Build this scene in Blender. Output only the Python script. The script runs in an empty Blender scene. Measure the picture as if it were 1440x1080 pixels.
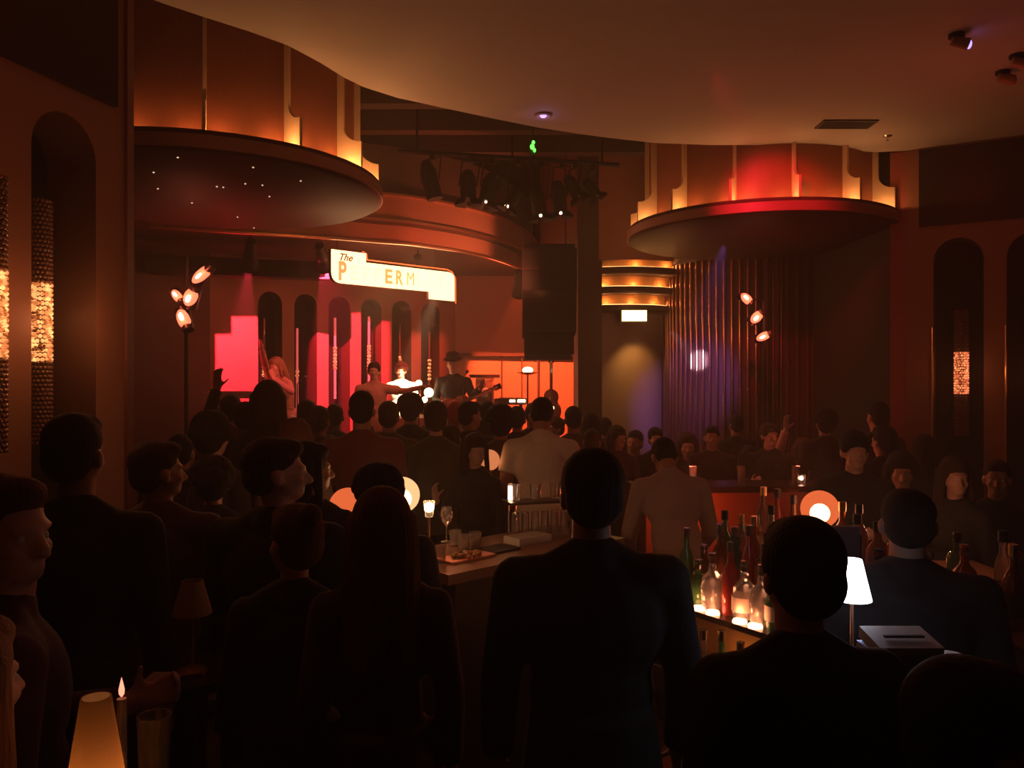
import bpy, bmesh, math, random
from mathutils import Vector, Matrix, Euler
random.seed(7)
PI = math.pi
S = bpy.context.scene
COL = S.collection
CAMZ, F = 1.95, 1130.0
V = Vector

def at(px, py, d):
    "world point at distance d along the view for a point of the 1440x1080 photo"
    return V(((px - 720) / F * d, d, CAMZ + (540 - py) / F * d))

# ------------------------------------------------------------------ materials
def mat(name, col, rough=.6, metal=0., emit=None, es=0., bump=None, spec=.5, var=0., scale=8., coat=0., trans=0., sheen=0.):
    m = bpy.data.materials.new(name); m.use_nodes = True
    nt = m.node_tree; b = nt.nodes['Principled BSDF']
    b.inputs['Base Color'].default_value = (*col, 1)
    b.inputs['Roughness'].default_value = rough
    b.inputs['Metallic'].default_value = metal
    b.inputs['Specular IOR Level'].default_value = spec
    b.inputs['Coat Weight'].default_value = coat
    b.inputs['Transmission Weight'].default_value = trans
    b.inputs['Sheen Weight'].default_value = sheen
    if emit:
        b.inputs['Emission Color'].default_value = (*emit, 1)
        b.inputs['Emission Strength'].default_value = es
    if var or bump:
        tc = nt.nodes.new('ShaderNodeTexCoord')
        n = nt.nodes.new('ShaderNodeTexNoise'); n.inputs['Scale'].default_value = scale
        n.inputs['Detail'].default_value = 5
        nt.links.new(tc.outputs['Object'], n.inputs['Vector'])
        if var:
            r = nt.nodes.new('ShaderNodeMix'); r.data_type = 'RGBA'
            r.inputs[6].default_value = (*[c * (1 - var) for c in col], 1)
            r.inputs[7].default_value = (*[min(1, c * (1 + var)) for c in col], 1)
            nt.links.new(n.outputs['Fac'], r.inputs[0]); nt.links.new(r.outputs[2], b.inputs['Base Color'])
        if bump:
            bp = nt.nodes.new('ShaderNodeBump'); bp.inputs['Strength'].default_value = bump
            bp.inputs['Distance'].default_value = .02
            nt.links.new(n.outputs['Fac'], bp.inputs['Height']); nt.links.new(bp.outputs[0], b.inputs['Normal'])
    return m

def wood(name, c1, c2, rough=.45, sc=(14, 14, .8)):
    m = bpy.data.materials.new(name); m.use_nodes = True; nt = m.node_tree
    b = nt.nodes['Principled BSDF']; b.inputs['Roughness'].default_value = rough
    tc = nt.nodes.new('ShaderNodeTexCoord'); mp = nt.nodes.new('ShaderNodeMapping')
    mp.inputs['Scale'].default_value = sc
    n = nt.nodes.new('ShaderNodeTexNoise'); n.inputs['Scale'].default_value = 3; n.inputs['Detail'].default_value = 8
    n.inputs['Distortion'].default_value = 1.2
    cr = nt.nodes.new('ShaderNodeMix'); cr.data_type = 'RGBA'
    cr.inputs[6].default_value = (*c1, 1); cr.inputs[7].default_value = (*c2, 1)
    nt.links.new(tc.outputs['Object'], mp.inputs[0]); nt.links.new(mp.outputs[0], n.inputs['Vector'])
    nt.links.new(n.outputs['Fac'], cr.inputs[0]); nt.links.new(cr.outputs[2], b.inputs['Base Color'])
    return m

def hairmat(name, c):
    m = mat(name, c, .75, spec=.25)
    nt = m.node_tree; b = nt.nodes['Principled BSDF']
    tc = nt.nodes.new('ShaderNodeTexCoord'); mp = nt.nodes.new('ShaderNodeMapping')
    mp.inputs['Scale'].default_value = (90, 90, 4)
    n = nt.nodes.new('ShaderNodeTexNoise'); n.inputs['Scale'].default_value = 1.5; n.inputs['Detail'].default_value = 3
    bp = nt.nodes.new('ShaderNodeBump'); bp.inputs['Strength'].default_value = .8; bp.inputs['Distance'].default_value = .012
    cr = nt.nodes.new('ShaderNodeMix'); cr.data_type = 'RGBA'
    cr.inputs[6].default_value = (*[x * .5 for x in c], 1); cr.inputs[7].default_value = (*[min(1, x * 1.4) for x in c], 1)
    nt.links.new(tc.outputs['Object'], mp.inputs[0]); nt.links.new(mp.outputs[0], n.inputs['Vector'])
    nt.links.new(n.outputs['Fac'], bp.inputs['Height']); nt.links.new(bp.outputs[0], b.inputs['Normal'])
    nt.links.new(n.outputs['Fac'], cr.inputs[0]); nt.links.new(cr.outputs[2], b.inputs['Base Color'])
    return m

def beadmat(name, c1, c2, s1, s2, scale):
    "glass beads with a lamp inside: each bead throws its own amount of light"
    m = bpy.data.materials.new(name); m.use_nodes = True; nt = m.node_tree
    b = nt.nodes['Principled BSDF']; b.inputs['Roughness'].default_value = .15
    b.inputs['Base Color'].default_value = (.3, .16, .08, 1)
    tc = nt.nodes.new('ShaderNodeTexCoord'); v = nt.nodes.new('ShaderNodeTexVoronoi'); v.inputs['Scale'].default_value = scale
    sp = nt.nodes.new('ShaderNodeSeparateColor'); mx = nt.nodes.new('ShaderNodeMix'); mx.data_type = 'RGBA'
    mx.inputs[6].default_value = (*c1, 1); mx.inputs[7].default_value = (*c2, 1)
    mr = nt.nodes.new('ShaderNodeMapRange'); mr.inputs[3].default_value = s1; mr.inputs[4].default_value = s2
    nt.links.new(tc.outputs['Object'], v.inputs['Vector']); nt.links.new(v.outputs['Color'], sp.inputs[0])
    nt.links.new(sp.outputs[0], mx.inputs[0]); nt.links.new(sp.outputs[0], mr.inputs[0])
    nt.links.new(mx.outputs[2], b.inputs['Emission Color']); nt.links.new(mr.outputs[0], b.inputs['Emission Strength'])
    return m

def globemat(name, col, es, op):
    "opal glass shell: part of the light of the bulb behind it passes, the rest glows"
    m = bpy.data.materials.new(name); m.use_nodes = True; nt = m.node_tree
    for n in list(nt.nodes): nt.nodes.remove(n)
    o = nt.nodes.new('ShaderNodeOutputMaterial'); t = nt.nodes.new('ShaderNodeBsdfTransparent')
    e = nt.nodes.new('ShaderNodeEmission'); e.inputs[0].default_value = (*col, 1); e.inputs[1].default_value = es
    mx = nt.nodes.new('ShaderNodeMixShader'); mx.inputs[0].default_value = op
    nt.links.new(t.outputs[0], mx.inputs[1]); nt.links.new(e.outputs[0], mx.inputs[2]); nt.links.new(mx.outputs[0], o.inputs[0])
    return m

M = {}
M['ceiling'] = mat('ceiling_plaster', (.50, .44, .42), .8, var=.06, scale=1.5)
M['black'] = mat('black_paint', (.012, .010, .009), .6, spec=.3)
M['gloss_black'] = mat('black_lacquer', (.012, .008, .007), .22)
M['dark'] = mat('dark_brown_paint', (.07, .038, .026), .65, var=.15, scale=3)
M['darker'] = mat('near_black_fabric', (.022, .012, .012), .9, var=.3, scale=6)
M['wall'] = mat('warm_wall_paint', (.30, .13, .08), .6, var=.1, scale=2)
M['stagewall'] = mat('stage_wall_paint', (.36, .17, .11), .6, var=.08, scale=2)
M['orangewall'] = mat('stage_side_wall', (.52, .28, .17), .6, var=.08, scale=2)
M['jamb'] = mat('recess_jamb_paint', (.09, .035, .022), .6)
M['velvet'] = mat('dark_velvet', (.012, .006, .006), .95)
M['drum'] = wood('drum_veneer', (.22, .062, .030), (.30, .090, .042), .45)
M['fin'] = mat('cream_fin_paint', (.62, .42, .26), .5)
M['disc'] = mat('disc_paint', (.085, .038, .030), .6, spec=.25)
M['rim'] = mat('rim_paint', (.34, .16, .11), .45)
M['floor'] = wood('floor_boards', (.05, .025, .015), (.08, .04, .025), .5, (1, 10, 1))
M['brass'] = mat('brass', (.75, .42, .18), .28, 1)
M['copper'] = mat('dull_copper_metal', (.80, .46, .32), .38, 1)
M['chrome'] = mat('chrome', (.75, .72, .7), .15, 1)
M['darkmetal'] = mat('dark_metal', (.05, .04, .04), .35, .8)
M['rib'] = mat('polished_bronze_rib', (.48, .25, .18), .26, 1)
M['ribwall'] = mat('rib_backing', (.10, .045, .04), .5)
M['counter'] = wood('counter_wood', (.20, .09, .045), (.30, .14, .07), .3)
M['counter_dark'] = mat('dark_stone_counter', (.03, .018, .015), .25)
M['panel_red'] = mat('red_brown_bar_panel', (.38, .12, .06), .4, var=.1)
M['amber_panel'] = mat('amber_panel', (.55, .28, .10), .5)
M['paper'] = mat('paper', (.6, .55, .5), .8)
M['teal'] = mat('muted_screen_back', (.12, .09, .12), .5)
M['sign_cream'] = mat('sign_lit_face', (.8, .7, .5), .5, emit=(1, .72, .32), es=2.7)
M['sign_white'] = mat('sign_hot_face', (.9, .85, .7), .5, emit=(1, .80, .50), es=5.5)
M['sign_tan'] = mat('sign_letter_tan', (.5, .3, .1), .5, emit=(1, .55, .16), es=.95)
M['sign_washed'] = mat('sign_letter_washed_out', (.7, .6, .4), .5, emit=(1, .70, .31), es=2.35)  # letters lost in glare: the wash-out is put into their own brightness
M['sign_brown'] = mat('sign_letter_brown', (.15, .06, .02), .5, emit=(.5, .12, .03), es=.35)
M['neon'] = mat('neon_tube', (.8, .2, .05), .3, emit=(1, .13, .03), es=1.6)
M['red_lens'] = mat('red_lamp_face', (.8, .2, .1), .3, emit=(1, .14, .07), es=2.6)
M['red_core'] = mat('red_lamp_core', (1, .7, .5), .3, emit=(1, .55, .36), es=14)
M['yellow_lamp'] = mat('yellow_lamp_face', (1, .8, .3), .3, emit=(1, .62, .16), es=9)
M['green_lamp'] = mat('green_indicator', (.1, .8, .1), .3, emit=(.08, 1, .06), es=4)
M['violet_lamp'] = mat('violet_lens', (.4, .3, .9), .3, emit=(.42, .28, 1), es=2.2)
M['redspark'] = mat('red_indicator', (.8, .1, .05), .3, emit=(1, .08, .04), es=1.2)
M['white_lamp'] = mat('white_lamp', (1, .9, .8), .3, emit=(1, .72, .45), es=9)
M['warm_strip'] = mat('warm_led_strip', (1, .6, .3), .3, emit=(1, .42, .13), es=7)
M['bottle_glow'] = mat('under_bottle_light', (1, .6, .4), .3, emit=(1, .38, .18), es=8)
M['flame'] = mat('flame', (1, .6, .3), .3, emit=(1, .30, .18), es=1.8)
M['flame_soft'] = mat('candle_glow', (1, .6, .3), .3, emit=(1, .55, .25), es=2)
M['screen'] = mat('screen_white', (.9, .9, 1), .3, emit=(.82, .88, 1), es=5)
M['pin'] = mat('reflected_sparkle', (1, .8, .6), .3, emit=(1, .62, .42), es=1.1)  # self-lit tone for reflected sparkles, not a lamp
M['pinkrod'] = mat('pink_glass_rod', (.9, .35, .3), .2, emit=(1, .13, .12), es=.55)
M['bulb'] = mat('opal_bulb', (1, .9, .7), .3, emit=(1, .72, .34), es=9)
M['globe_orange'] = globemat('globe_orange', (1, .17, .05), 1.0, .62)
M['globe_cream'] = globemat('globe_cream', (1, .50, .22), 1.6, .6)
M['globe_dim'] = globemat('globe_dim', (1, .30, .11), .75, .85)
M['bead_warm'] = beadmat('lit_beads_warm', (1, .20, .05), (1, .42, .13), .02, 2.0, 38)
M['bead_red'] = beadmat('lit_beads_red', (1, .12, .05), (1, .30, .10), .02, 1.8, 50)
M['bead_dark'] = mat('unlit_glass_beads', (.18, .08, .05), .12, coat=1)
M['glass_clear'] = mat('clear_glass', (.9, .8, .75), .05, trans=.85)
M['glass_green'] = mat('green_glass', (.08, .22, .06), .08, trans=.5)
M['glass_brown'] = mat('brown_glass', (.30, .09, .03), .08, trans=.5)
M['liquor'] = mat('amber_liquor_glass', (.60, .22, .06), .08, trans=.6)
M['redliquor'] = mat('red_liquor_glass', (.55, .06, .04), .08, trans=.5)
M['plabel'] = mat('bottle_paper', (.55, .42, .33), .7)
M['blabel'] = mat('bottle_dark_paper', (.06, .04, .04), .7)
M['drumskin'] = mat('drum_skin', (.75, .62, .52), .5)
M['drumshell'] = mat('drum_shell', (.35, .05, .03), .25, coat=.5)
M['guitar'] = mat('guitar_lacquer', (.30, .07, .03), .2, coat=.6)
M['caseblack'] = mat('road_case', (.10, .05, .04), .5)
M['eye'] = mat('eye_white', (.6, .55, .5), .2)
M['vent'] = mat('vent_metal', (.06, .04, .03), .6)
M['curtain'] = mat('dark_red_curtain', (.075, .022, .018), .85)
M['upceil'] = wood('upper_ceiling_boards', (.05, .024, .016), (.085, .04, .026), .6, (.5, 8, 8))
SK = {'fair': mat('skin_fair', (.62, .36, .26), .5), 'tan': mat('skin_tan', (.42, .22, .14), .5), 'deep': mat('skin_deep', (.16, .08, .05), .5)}
HA = {'black': hairmat('hair_black', (.014, .010, .009)), 'brown': hairmat('hair_brown', (.05, .025, .015)),
      'auburn': hairmat('hair_auburn', (.13, .045, .025)), 'blond': hairmat('hair_blond', (.36, .20, .11)), 'grey': hairmat('hair_grey', (.25, .18, .14))}
CL = {}
for n, c in dict(black=(.010, .009, .009), charcoal=(.025, .02, .02), maroon=(.16, .02, .025), brown=(.10, .05, .03), white=(.72, .62, .55),
                 grey=(.18, .14, .13), navy=(.02, .02, .045), tan=(.36, .22, .12), pink=(.62, .32, .28), red=(.5, .03, .03), olive=(.06, .05, .025),
                 denim=(.03, .035, .06), cream=(.8, .7, .6), shirtwhite=(.42, .30, .26), plum=(.07, .015, .03)).items():
    CL[n] = mat('cloth_' + n, c, .85, bump=.6, scale=7, sheen=.0 if n == 'black' else .1)

# ------------------------------------------------------------------ mesh helpers
class MB:
    def __init__(s): s.v = []; s.f = []; s.m = []; s.cur = 0; s.T = None
    def _add(s, vs, fs):
        n = len(s.v)
        for p in vs:
            p = V(p); s.v.append(s.T @ p if s.T else p)
        for f in fs: s.f.append([i + n for i in f]); s.m.append(s.cur)
    def box(s, c, d, R=None):
        c = V(c); hx, hy, hz = d[0] / 2, d[1] / 2, d[2] / 2
        vs = [V((x, y, z)) for x in (-hx, hx) for y in (-hy, hy) for z in (-hz, hz)]
        if R: vs = [R @ v for v in vs]
        s._add([c + v for v in vs], [(0, 1, 3, 2), (4, 6, 7, 5), (0, 4, 5, 1), (2, 3, 7, 6), (0, 2, 6, 4), (1, 5, 7, 3)]); return s
    def ell(s, c, r, nu=16, nv=10, R=None):
        c = V(c); vs = [V((0, 0, r[2]))]
        for j in range(1, nv):
            a = PI * j / nv
            for i in range(nu):
                b = 2 * PI * i / nu
                vs.append(V((r[0] * math.sin(a) * math.cos(b), r[1] * math.sin(a) * math.sin(b), r[2] * math.cos(a))))
        vs.append(V((0, 0, -r[2])))
        fs = [(0, 1 + i, 1 + (i + 1) % nu) for i in range(nu)]
        for j in range(nv - 2):
            for i in range(nu):
                a = 1 + j * nu; b = a + nu; k = (i + 1) % nu
                fs.append((a + i, b + i, b + k, a + k))
        e = len(vs) - 1; a = 1 + (nv - 2) * nu
        fs += [(a + i, e, a + (i + 1) % nu) for i in range(nu)]
        if R: vs = [R @ v for v in vs]
        s._add([c + v for v in vs], fs); return s
    def cone(s, a, b, ra, rb, n=14, caps=True):
        a, b = V(a), V(b); d = (b - a).normalized()
        u = d.orthogonal().normalized(); w = d.cross(u)
        vs = [a + (u * math.cos(2 * PI * i / n) + w * math.sin(2 * PI * i / n)) * ra for i in range(n)]
        vs += [b + (u * math.cos(2 * PI * i / n) + w * math.sin(2 * PI * i / n)) * rb for i in range(n)]
        fs = [(i, (i + 1) % n, n + (i + 1) % n, n + i) for i in range(n)]
        if caps: fs += [tuple(range(n - 1, -1, -1)), tuple(range(n, 2 * n))]
        s._add(vs, fs); return s
    def cap(s, a, b, ra, rb, n=14, ea=True, eb=True):
        s.cone(a, b, ra, rb, n)
        if ea: s.ell(a, (ra,) * 3, n, 8)
        if eb: s.ell(b, (rb,) * 3, n, 8)
        return s
    def lathe(s, prof, c=(0, 0, 0), n=24, a0=0, a1=2 * PI):
        c = V(c); full = abs(a1 - a0 - 2 * PI) < 1e-6; cnt = n if full else n + 1
        vs = [c + V((r * math.cos(a0 + (a1 - a0) * i / n), r * math.sin(a0 + (a1 - a0) * i / n), z)) for (r, z) in prof for i in range(cnt)]
        fs = []
        for j in range(len(prof) - 1):
            for i in range(n):
                k = (i + 1) % cnt
                fs.append((j * cnt + i, j * cnt + k, (j + 1) * cnt + k, (j + 1) * cnt + i))
        s._add(vs, fs); return s
    def prism(s, poly, h, T):
        "poly (u,w) extruded by h along the third local axis, T maps (u,w,t) to the world"
        n = len(poly); vs = [T(u, w, 0) for u, w in poly] + [T(u, w, h) for u, w in poly]
        s._add(vs, [tuple(range(n)), tuple(range(2 * n - 1, n - 1, -1))] + [(i, n + i, n + (i + 1) % n, (i + 1) % n) for i in range(n)]); return s
    def tube(s, pts, r, n=8):
        for a, b in zip(pts[:-1], pts[1:]): s.cap(a, b, r, r, n)
        return s
    def mesh(s, name):
        me = bpy.data.meshes.new(name); me.from_pydata([tuple(v) for v in s.v], [], s.f); me.update()
        bm = bmesh.new(); bm.from_mesh(me); bmesh.ops.recalc_face_normals(bm, faces=bm.faces)
        bm.to_mesh(me); bm.free(); return me

def smooth(me, ang=None):
    me.polygons.foreach_set('use_smooth', [True] * len(me.polygons))
    if ang:
        me.set_sharp_from_angle(angle=math.radians(ang))
    return me

def obj(name, me, m, parent=None, sm=None, loc=None):
    if isinstance(me, MB): me = me.mesh(name)
    if sm: smooth(me, sm if sm is not True else 35)
    o = bpy.data.objects.new(name, me); COL.objects.link(o)
    if not me.materials: me.materials.append(m)
    else:
        if m: me.materials[0] = m
    if parent: o.parent = parent
    if loc is not None: o.location = loc
    return o
def tag(o, label, cat, group=None):
    o['label'] = label; o['category'] = cat
    if group: o['group'] = group
    return o
def struct(name, mb, m, sm=None):
    o = obj(name, mb, m, None, sm); o['kind'] = 'structure'; return o
def spart(name, mb, m, parent, sm=None):
    return obj(name, mb, m, parent, sm)
def thing(name, label, cat, loc=(0, 0, 0), rotz=0, group=None):
    o = bpy.data.objects.new(name, None); COL.objects.link(o); o.empty_display_size = .1
    o.location = loc; o.rotation_euler = (0, 0, rotz); return tag(o, label, cat, group)
def dup(root, loc, rotz, label, group=None):
    r = root.copy(); COL.objects.link(r); r.location = loc; r.rotation_euler = (0, 0, rotz); r['label'] = label
    if group: r['group'] = group
    for ch in list(root.children):
        c = ch.copy(); COL.objects.link(c); c.parent = r
        for g in list(ch.children):
            d = g.copy(); COL.objects.link(d); d.parent = c
    return r
def point(loc, e, col, r=.03, name='lamp_light', parent=None):
    l = bpy.data.lights.new(name, 'POINT'); l.energy = e; l.color = col; l.shadow_soft_size = r
    o = bpy.data.objects.new(name, l); COL.objects.link(o); o.location = loc
    if parent: o.parent = parent
    return o
def spot(loc, tgt, e, col, ang=40, blend=.3, r=.05, name='spot_light'):
    l = bpy.data.lights.new(name, 'SPOT'); l.energy = e; l.color = col; l.spot_size = math.radians(ang); l.spot_blend = blend
    l.shadow_soft_size = r
    o = bpy.data.objects.new(name, l); COL.objects.link(o); o.location = loc
    o.rotation_euler = (V(tgt) - V(loc)).to_track_quat('-Z', 'Y').to_euler(); return o

# ------------------------------------------------------------------ camera
cam = bpy.data.cameras.new('camera'); cam.sensor_width = 36; cam.lens = F / 1440 * 36; cam.clip_start = .05
co = bpy.data.objects.new('camera', cam); COL.objects.link(co); co.location = (0, 0, CAMZ); co.rotation_euler = (PI / 2, 0, 0)
S.camera = co

# ------------------------------------------------------------------ shell
HC = 4.05
struct('floor', MB().box((1, 6, -.05), (14, 18, .1)), M['floor'])
# main ceiling: edge swings round the stage opening
edge_px = [(120, -60), (160, -32), (215, 0), (290, 25), (350, 44), (405, 64), (450, 88), (482, 108), (510, 122), (560, 138), (620, 151), (690, 166), (760, 180), (840, 192), (920, 201),
           (1000, 204), (1080, 204), (1140, 206), (1190, 212), (1235, 214), (1275, 212)]
edge = []
for x, y in edge_px:
    d = (HC - CAMZ) * F / (540 - y); edge.append(((x - 720) / F * d, d))
poly = [(-4.2, 2.6)] + [e for e in edge if e[1] > 3.2] + [(4.32, 6.78), (7.6, 4.8), (7.6, -2.6), (-4.2, -2.6)]
struct('ceiling', MB().prism(poly, .9, lambda u, w, t: V((u, w, HC + t))), M['ceiling'])
struct('ceiling.001', MB().box((.8, 10.5, 5.0), (13.4, 9.2, .1)), M['upceil'])
for i, yy in enumerate((6.9, 7.7, 8.5, 9.3)):
    struct('trim_%d' % (i + 1), MB().box((.4, yy, 4.78), (6.6, .16, .34)), M['dark'])
struct('wall_back', MB().box((2.6, -2.65, 2), (10.4, .1, 4.2)), M['dark'])
struct('wall_far_right', MB().box((7.65, 1.1, 2), (.1, 7.6, 4.2)), M['dark'])
# room behind the drum on the near side, and the far shell
struct('wall_alcove', MB().box((-3.76, 4.32, 2.5), (3.3, .08, 5)).box((-5.35, 6.3, 2.5), (.1, 3.9, 5)), M['dark'])
def wallseg(a, b, z0, z1, t=.1):
    a, b = V((*a, 0)), V((*b, 0)); d = (b - a).normalized(); n = V((-d.y, d.x, 0)); mb = MB()
    mb.prism([(0, z0), ((b - a).length, z0), ((b - a).length, z1), (0, z1)], t, lambda u, w, k: a + d * u + n * k + V((0, 0, w)))
    return mb
struct('wall_alcove_far', wallseg((-5.3, 8.2), (-4.06, 10.8), 0, 5), M['dark'])
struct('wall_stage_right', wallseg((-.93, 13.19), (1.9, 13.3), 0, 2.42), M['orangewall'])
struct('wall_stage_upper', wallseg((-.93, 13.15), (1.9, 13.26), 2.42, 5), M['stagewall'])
struct('wall_far', MB().box((1, 14.6, 2.5), (13.4, .1, 5)), M['darker'])

# walls with rows of tall round-headed recesses
def arch_wall(name, a, b, z0, z1, centres, w, ztop, depth, m, mback, label_trim=None):
    A, B = V((*a, 0)), V((*b, 0)); L = (B - A).length; d = (B - A).normalized(); n = V((-d.y, d.x, 0))  # n points away from the room
    P = lambda u, z, t=0: A + d * u + n * t + V((0, 0, z))
    mb = MB(); jb = MB(); r = w / 2; NN = 12; zc = ztop - r; x = 0
    for c in centres:
        mb._add([P(x, z0), P(c - r, z0), P(c - r, z1), P(x, z1)], [(0, 1, 2, 3)])
        arc = [(c - r * math.cos(PI * i / NN), zc + r * math.sin(PI * i / NN)) for i in range(NN + 1)]
        for p, q in zip(arc[:-1], arc[1:]):
            mb._add([P(*p), P(*q), P(q[0], z1), P(p[0], z1)], [(0, 1, 2, 3)])
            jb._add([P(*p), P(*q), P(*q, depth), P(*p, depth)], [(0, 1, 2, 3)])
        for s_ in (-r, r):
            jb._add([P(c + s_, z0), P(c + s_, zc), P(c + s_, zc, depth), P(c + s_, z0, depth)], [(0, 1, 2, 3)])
        x = c + r
    mb._add([P(x, z0), P(L, z0), P(L, z1), P(x, z1)], [(0, 1, 2, 3)])
    o = struct(name, mb, m)
    bk = MB(); bk.prism([(0, z0), (L, z0), (L, z1), (0, z1)], .04, lambda u, w_, t: P(u, w_, depth + t))
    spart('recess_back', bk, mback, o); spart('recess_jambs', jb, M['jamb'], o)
    return o, P
ZA, AW = 3.23, .385
LC = [6.61 - .553 * k for k in range(12)]
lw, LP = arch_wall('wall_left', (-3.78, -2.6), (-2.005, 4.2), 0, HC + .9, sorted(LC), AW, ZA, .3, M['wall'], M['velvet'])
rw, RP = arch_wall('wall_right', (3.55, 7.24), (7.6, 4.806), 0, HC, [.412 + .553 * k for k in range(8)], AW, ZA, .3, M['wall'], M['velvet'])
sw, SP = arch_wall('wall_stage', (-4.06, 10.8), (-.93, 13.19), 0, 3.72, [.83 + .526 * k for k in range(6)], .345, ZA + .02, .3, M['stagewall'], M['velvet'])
# dark upper panels over the recesses
def panel_on(P, u0, u1, z0, z1, name, m, t=-.03):
    mb = MB(); mb.prism([(u0, z0), (u1, z0), (u1, z1), (u0, z1)], t, lambda u, w, k: P(u, w, k)); return mb
o = struct('trim_upper_left', panel_on(LP, 0, 6.92, 3.36, HC + .88, 'x', M['black']), M['darker'])
o = struct('trim_upper_right', panel_on(RP, .105, 4.6, 3.35, HC - .02, 'x', M['black']), M['darker'])
# corner piers
struct('trim_pier_left', MB().box((-2.04, 4.205, 2.45), (.09, .07, 4.9)), mat('left_pier_paint', (.14, .035, .025), .6))
struct('trim_pier_right', wallseg((3.44, 7.31), (3.66, 7.18), 0, HC, .25), mat('red_pier_paint', (.34, .08, .06), .6))
struct('wall_right_return', MB().box((3.53, 8.35, 2.5), (.08, 1.9, 5)), M['darker'])
# thin brass jamb edges on the right recesses
for k in (0, 1, 2):
    c = .412 + .553 * k - AW / 2
    struct('trim_brass_%d' % (k + 1), MB().cone(RP(c - .006, .02, -.008), RP(c - .006, 2.45, -.008), .007, .007, 8), M['brass'])

# curtain and ribbed drum wall under the far canopy
cm = MB(); pts = []
for i in range(121):
    u = i / 120; x = 2.9 + u * .75; pts.append((x, 9.42 + .035 * math.sin(u * 40)))
for p, q in zip(pts[:-1], pts[1:]): cm._add([(p[0], p[1], 0), (q[0], q[1], 0), (q[0], q[1], 4.9), (p[0], p[1], 4.9)], [(0, 1, 2, 3)])
pts2 = [(3.65 + i / 120 * 1.6, 9.42 + .035 * math.sin(3 + i)) for i in range(121)]
for p, q in zip(pts2[:-1], pts2[1:]): cm._add([(p[0], p[1], 0), (q[0], q[1], 0), (q[0], q[1], 4.9), (p[0], p[1], 4.9)], [(0, 1, 2, 3)])
tag(obj('curtain', cm, M['curtain'], sm=60), 'dark red floor length curtain between the ribbed wall and the right pier', 'curtain')
RC = V((3.19, 10.6, 0)); RR = 1.15
struct('wall_ribbed', MB().lathe([(RR, 0), (RR, 3.46)], RC, 64), M['ribwall'], sm=True)
rb = MB()
for k in range(26):
    a = math.radians(172 + k * 4.6)
    rb.cone(RC + V((math.cos(a) * (RR + .012), math.sin(a) * (RR + .012), .0)), RC + V((math.cos(a) * (RR + .012), math.sin(a) * (RR + .012), 3.46)), .021, .021, 12)
rr = struct('trim_ribs', rb, M['rib'], sm=50)
struct('wall_above_ribs', MB().box((3.2, 10.3, 4.25), (2.3, 1.7, 1.56)), M['dark'])

# ------------------------------------------------------------------ the two big canopies: drum, fins, disc
def canopy(name, c, n, ph, R, zb, label, lights, sparkles=0, ztop=HC + .9):
    t = thing(name, label, 'canopy', (c[0], c[1], zb))
    Rd = R - .22; zt = .12
    obj('disc', MB().lathe([(.01, 0), (R - .03, 0), (R, .02), (R, zt - .015), (R - .012, zt), (.01, zt)], n=96), M['disc'], t, sm=35)
    obj('rim_band', MB().lathe([(R + .001, .018), (R + .008, .022), (R + .008, zt - .02), (R + .001, zt - .016)], n=96), M['rim'], t, sm=35)
    obj('drum', MB().lathe([(Rd, zt), (Rd, ztop - zb)], n=96), M['drum'], t, sm=35)
    obj('light_lip', MB().lathe([(R - .03, zt), (R - .03, zt + .018), (R - .015, zt + .018), (R - .015, zt)], n=96), M['disc'], t, sm=35)
    prof = [(-.03, zt), (.195, zt), (.195, zt + .21)]
    for i in range(9):
        a = i / 8 * PI / 2; prof.append((.15 - .105 * math.sin(a), zt + .21 + .115 * (1 - math.cos(a)) + 0))
    prof = prof[:3] + [(.05 + .145 * (1 - math.sin(a / 8 * PI / 2)), zt + .21 + .12 * (1 - math.cos(a / 8 * PI / 2))) for a in range(9)]
    prof += [(.05, ztop - zb), (-.03, ztop - zb)]
    fm = MB(); fm.prism(prof, .022, lambda u, w, k: V((Rd + u, k - .011, w))); fme = fm.mesh('fin')
    for k in range(n):
        a = ph + 2 * PI * k / n
        f = obj('fin', fme, M['fin'], t); f.rotation_euler = (0, 0, a)
    for k, e in lights:
        for da, q in ((.085, .8), (-.085, .8)):
            a = ph + 2 * PI * k / n + da
            point((math.cos(a) * (Rd + .125), math.sin(a) * (Rd + .125), zt + .02), e * q, (1, .42, .13), .012, 'cove_light', t)
    lm = MB()
    for k, e in lights:
        a = ph + 2 * PI * k / n + .13
        lm.lathe([(Rd + .105, zt + .002), (Rd + .105, zt + .010), (Rd + .135, zt + .010), (Rd + .135, zt + .002)], n=8, a0=a - .07, a1=a + .07)
    obj('led_strip', lm, M['warm_strip'], t)
    pr = random.Random(3)
    for i in range(sparkles):
        px, py = [(216, 242), (222, 265), (250, 221), (270, 285), (305, 262), (314, 263), (345, 258), (356, 235), (369, 260), (379, 276), (357, 320), (266, 320), (423, 254), (334, 305)][i]
        d = (zb - CAMZ) * F / (540 - py) if py < 535 else 6
        x = (px - 720) / F * d
        if (x - c[0]) ** 2 + (d - c[1]) ** 2 < (R - .1) ** 2:
            obj('reflected_sparkle', MB().ell((0, 0, 0), (.007, .007, .005), 8, 6), M['pin'], t, loc=(x - c[0], d - c[1], -.002))  # glowing dots stand for sparkles mirrored in the disc underside
    return t
ZD = 3.4
nf = 13
canopy('canopy', (-2.35, 6.25), nf, math.radians(-71), 1.32, ZD, 'round wooden drum canopy with glowing cream fins near the left wall',
       [(k, e) for k, e in zip(range(-4, 6), (.8, 1, 1, 1.2, 1.8, 3.2, 4.5, 4.5, 3.5, 2))], 14)
canopy('canopy', (2.49, 8.1), 14, math.radians(-92), 1.31, ZD, 'round wooden drum canopy with a red lit rim above the ribbed wall',
       [(k, 1.8) for k in range(-5, 6)], 0)

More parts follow.
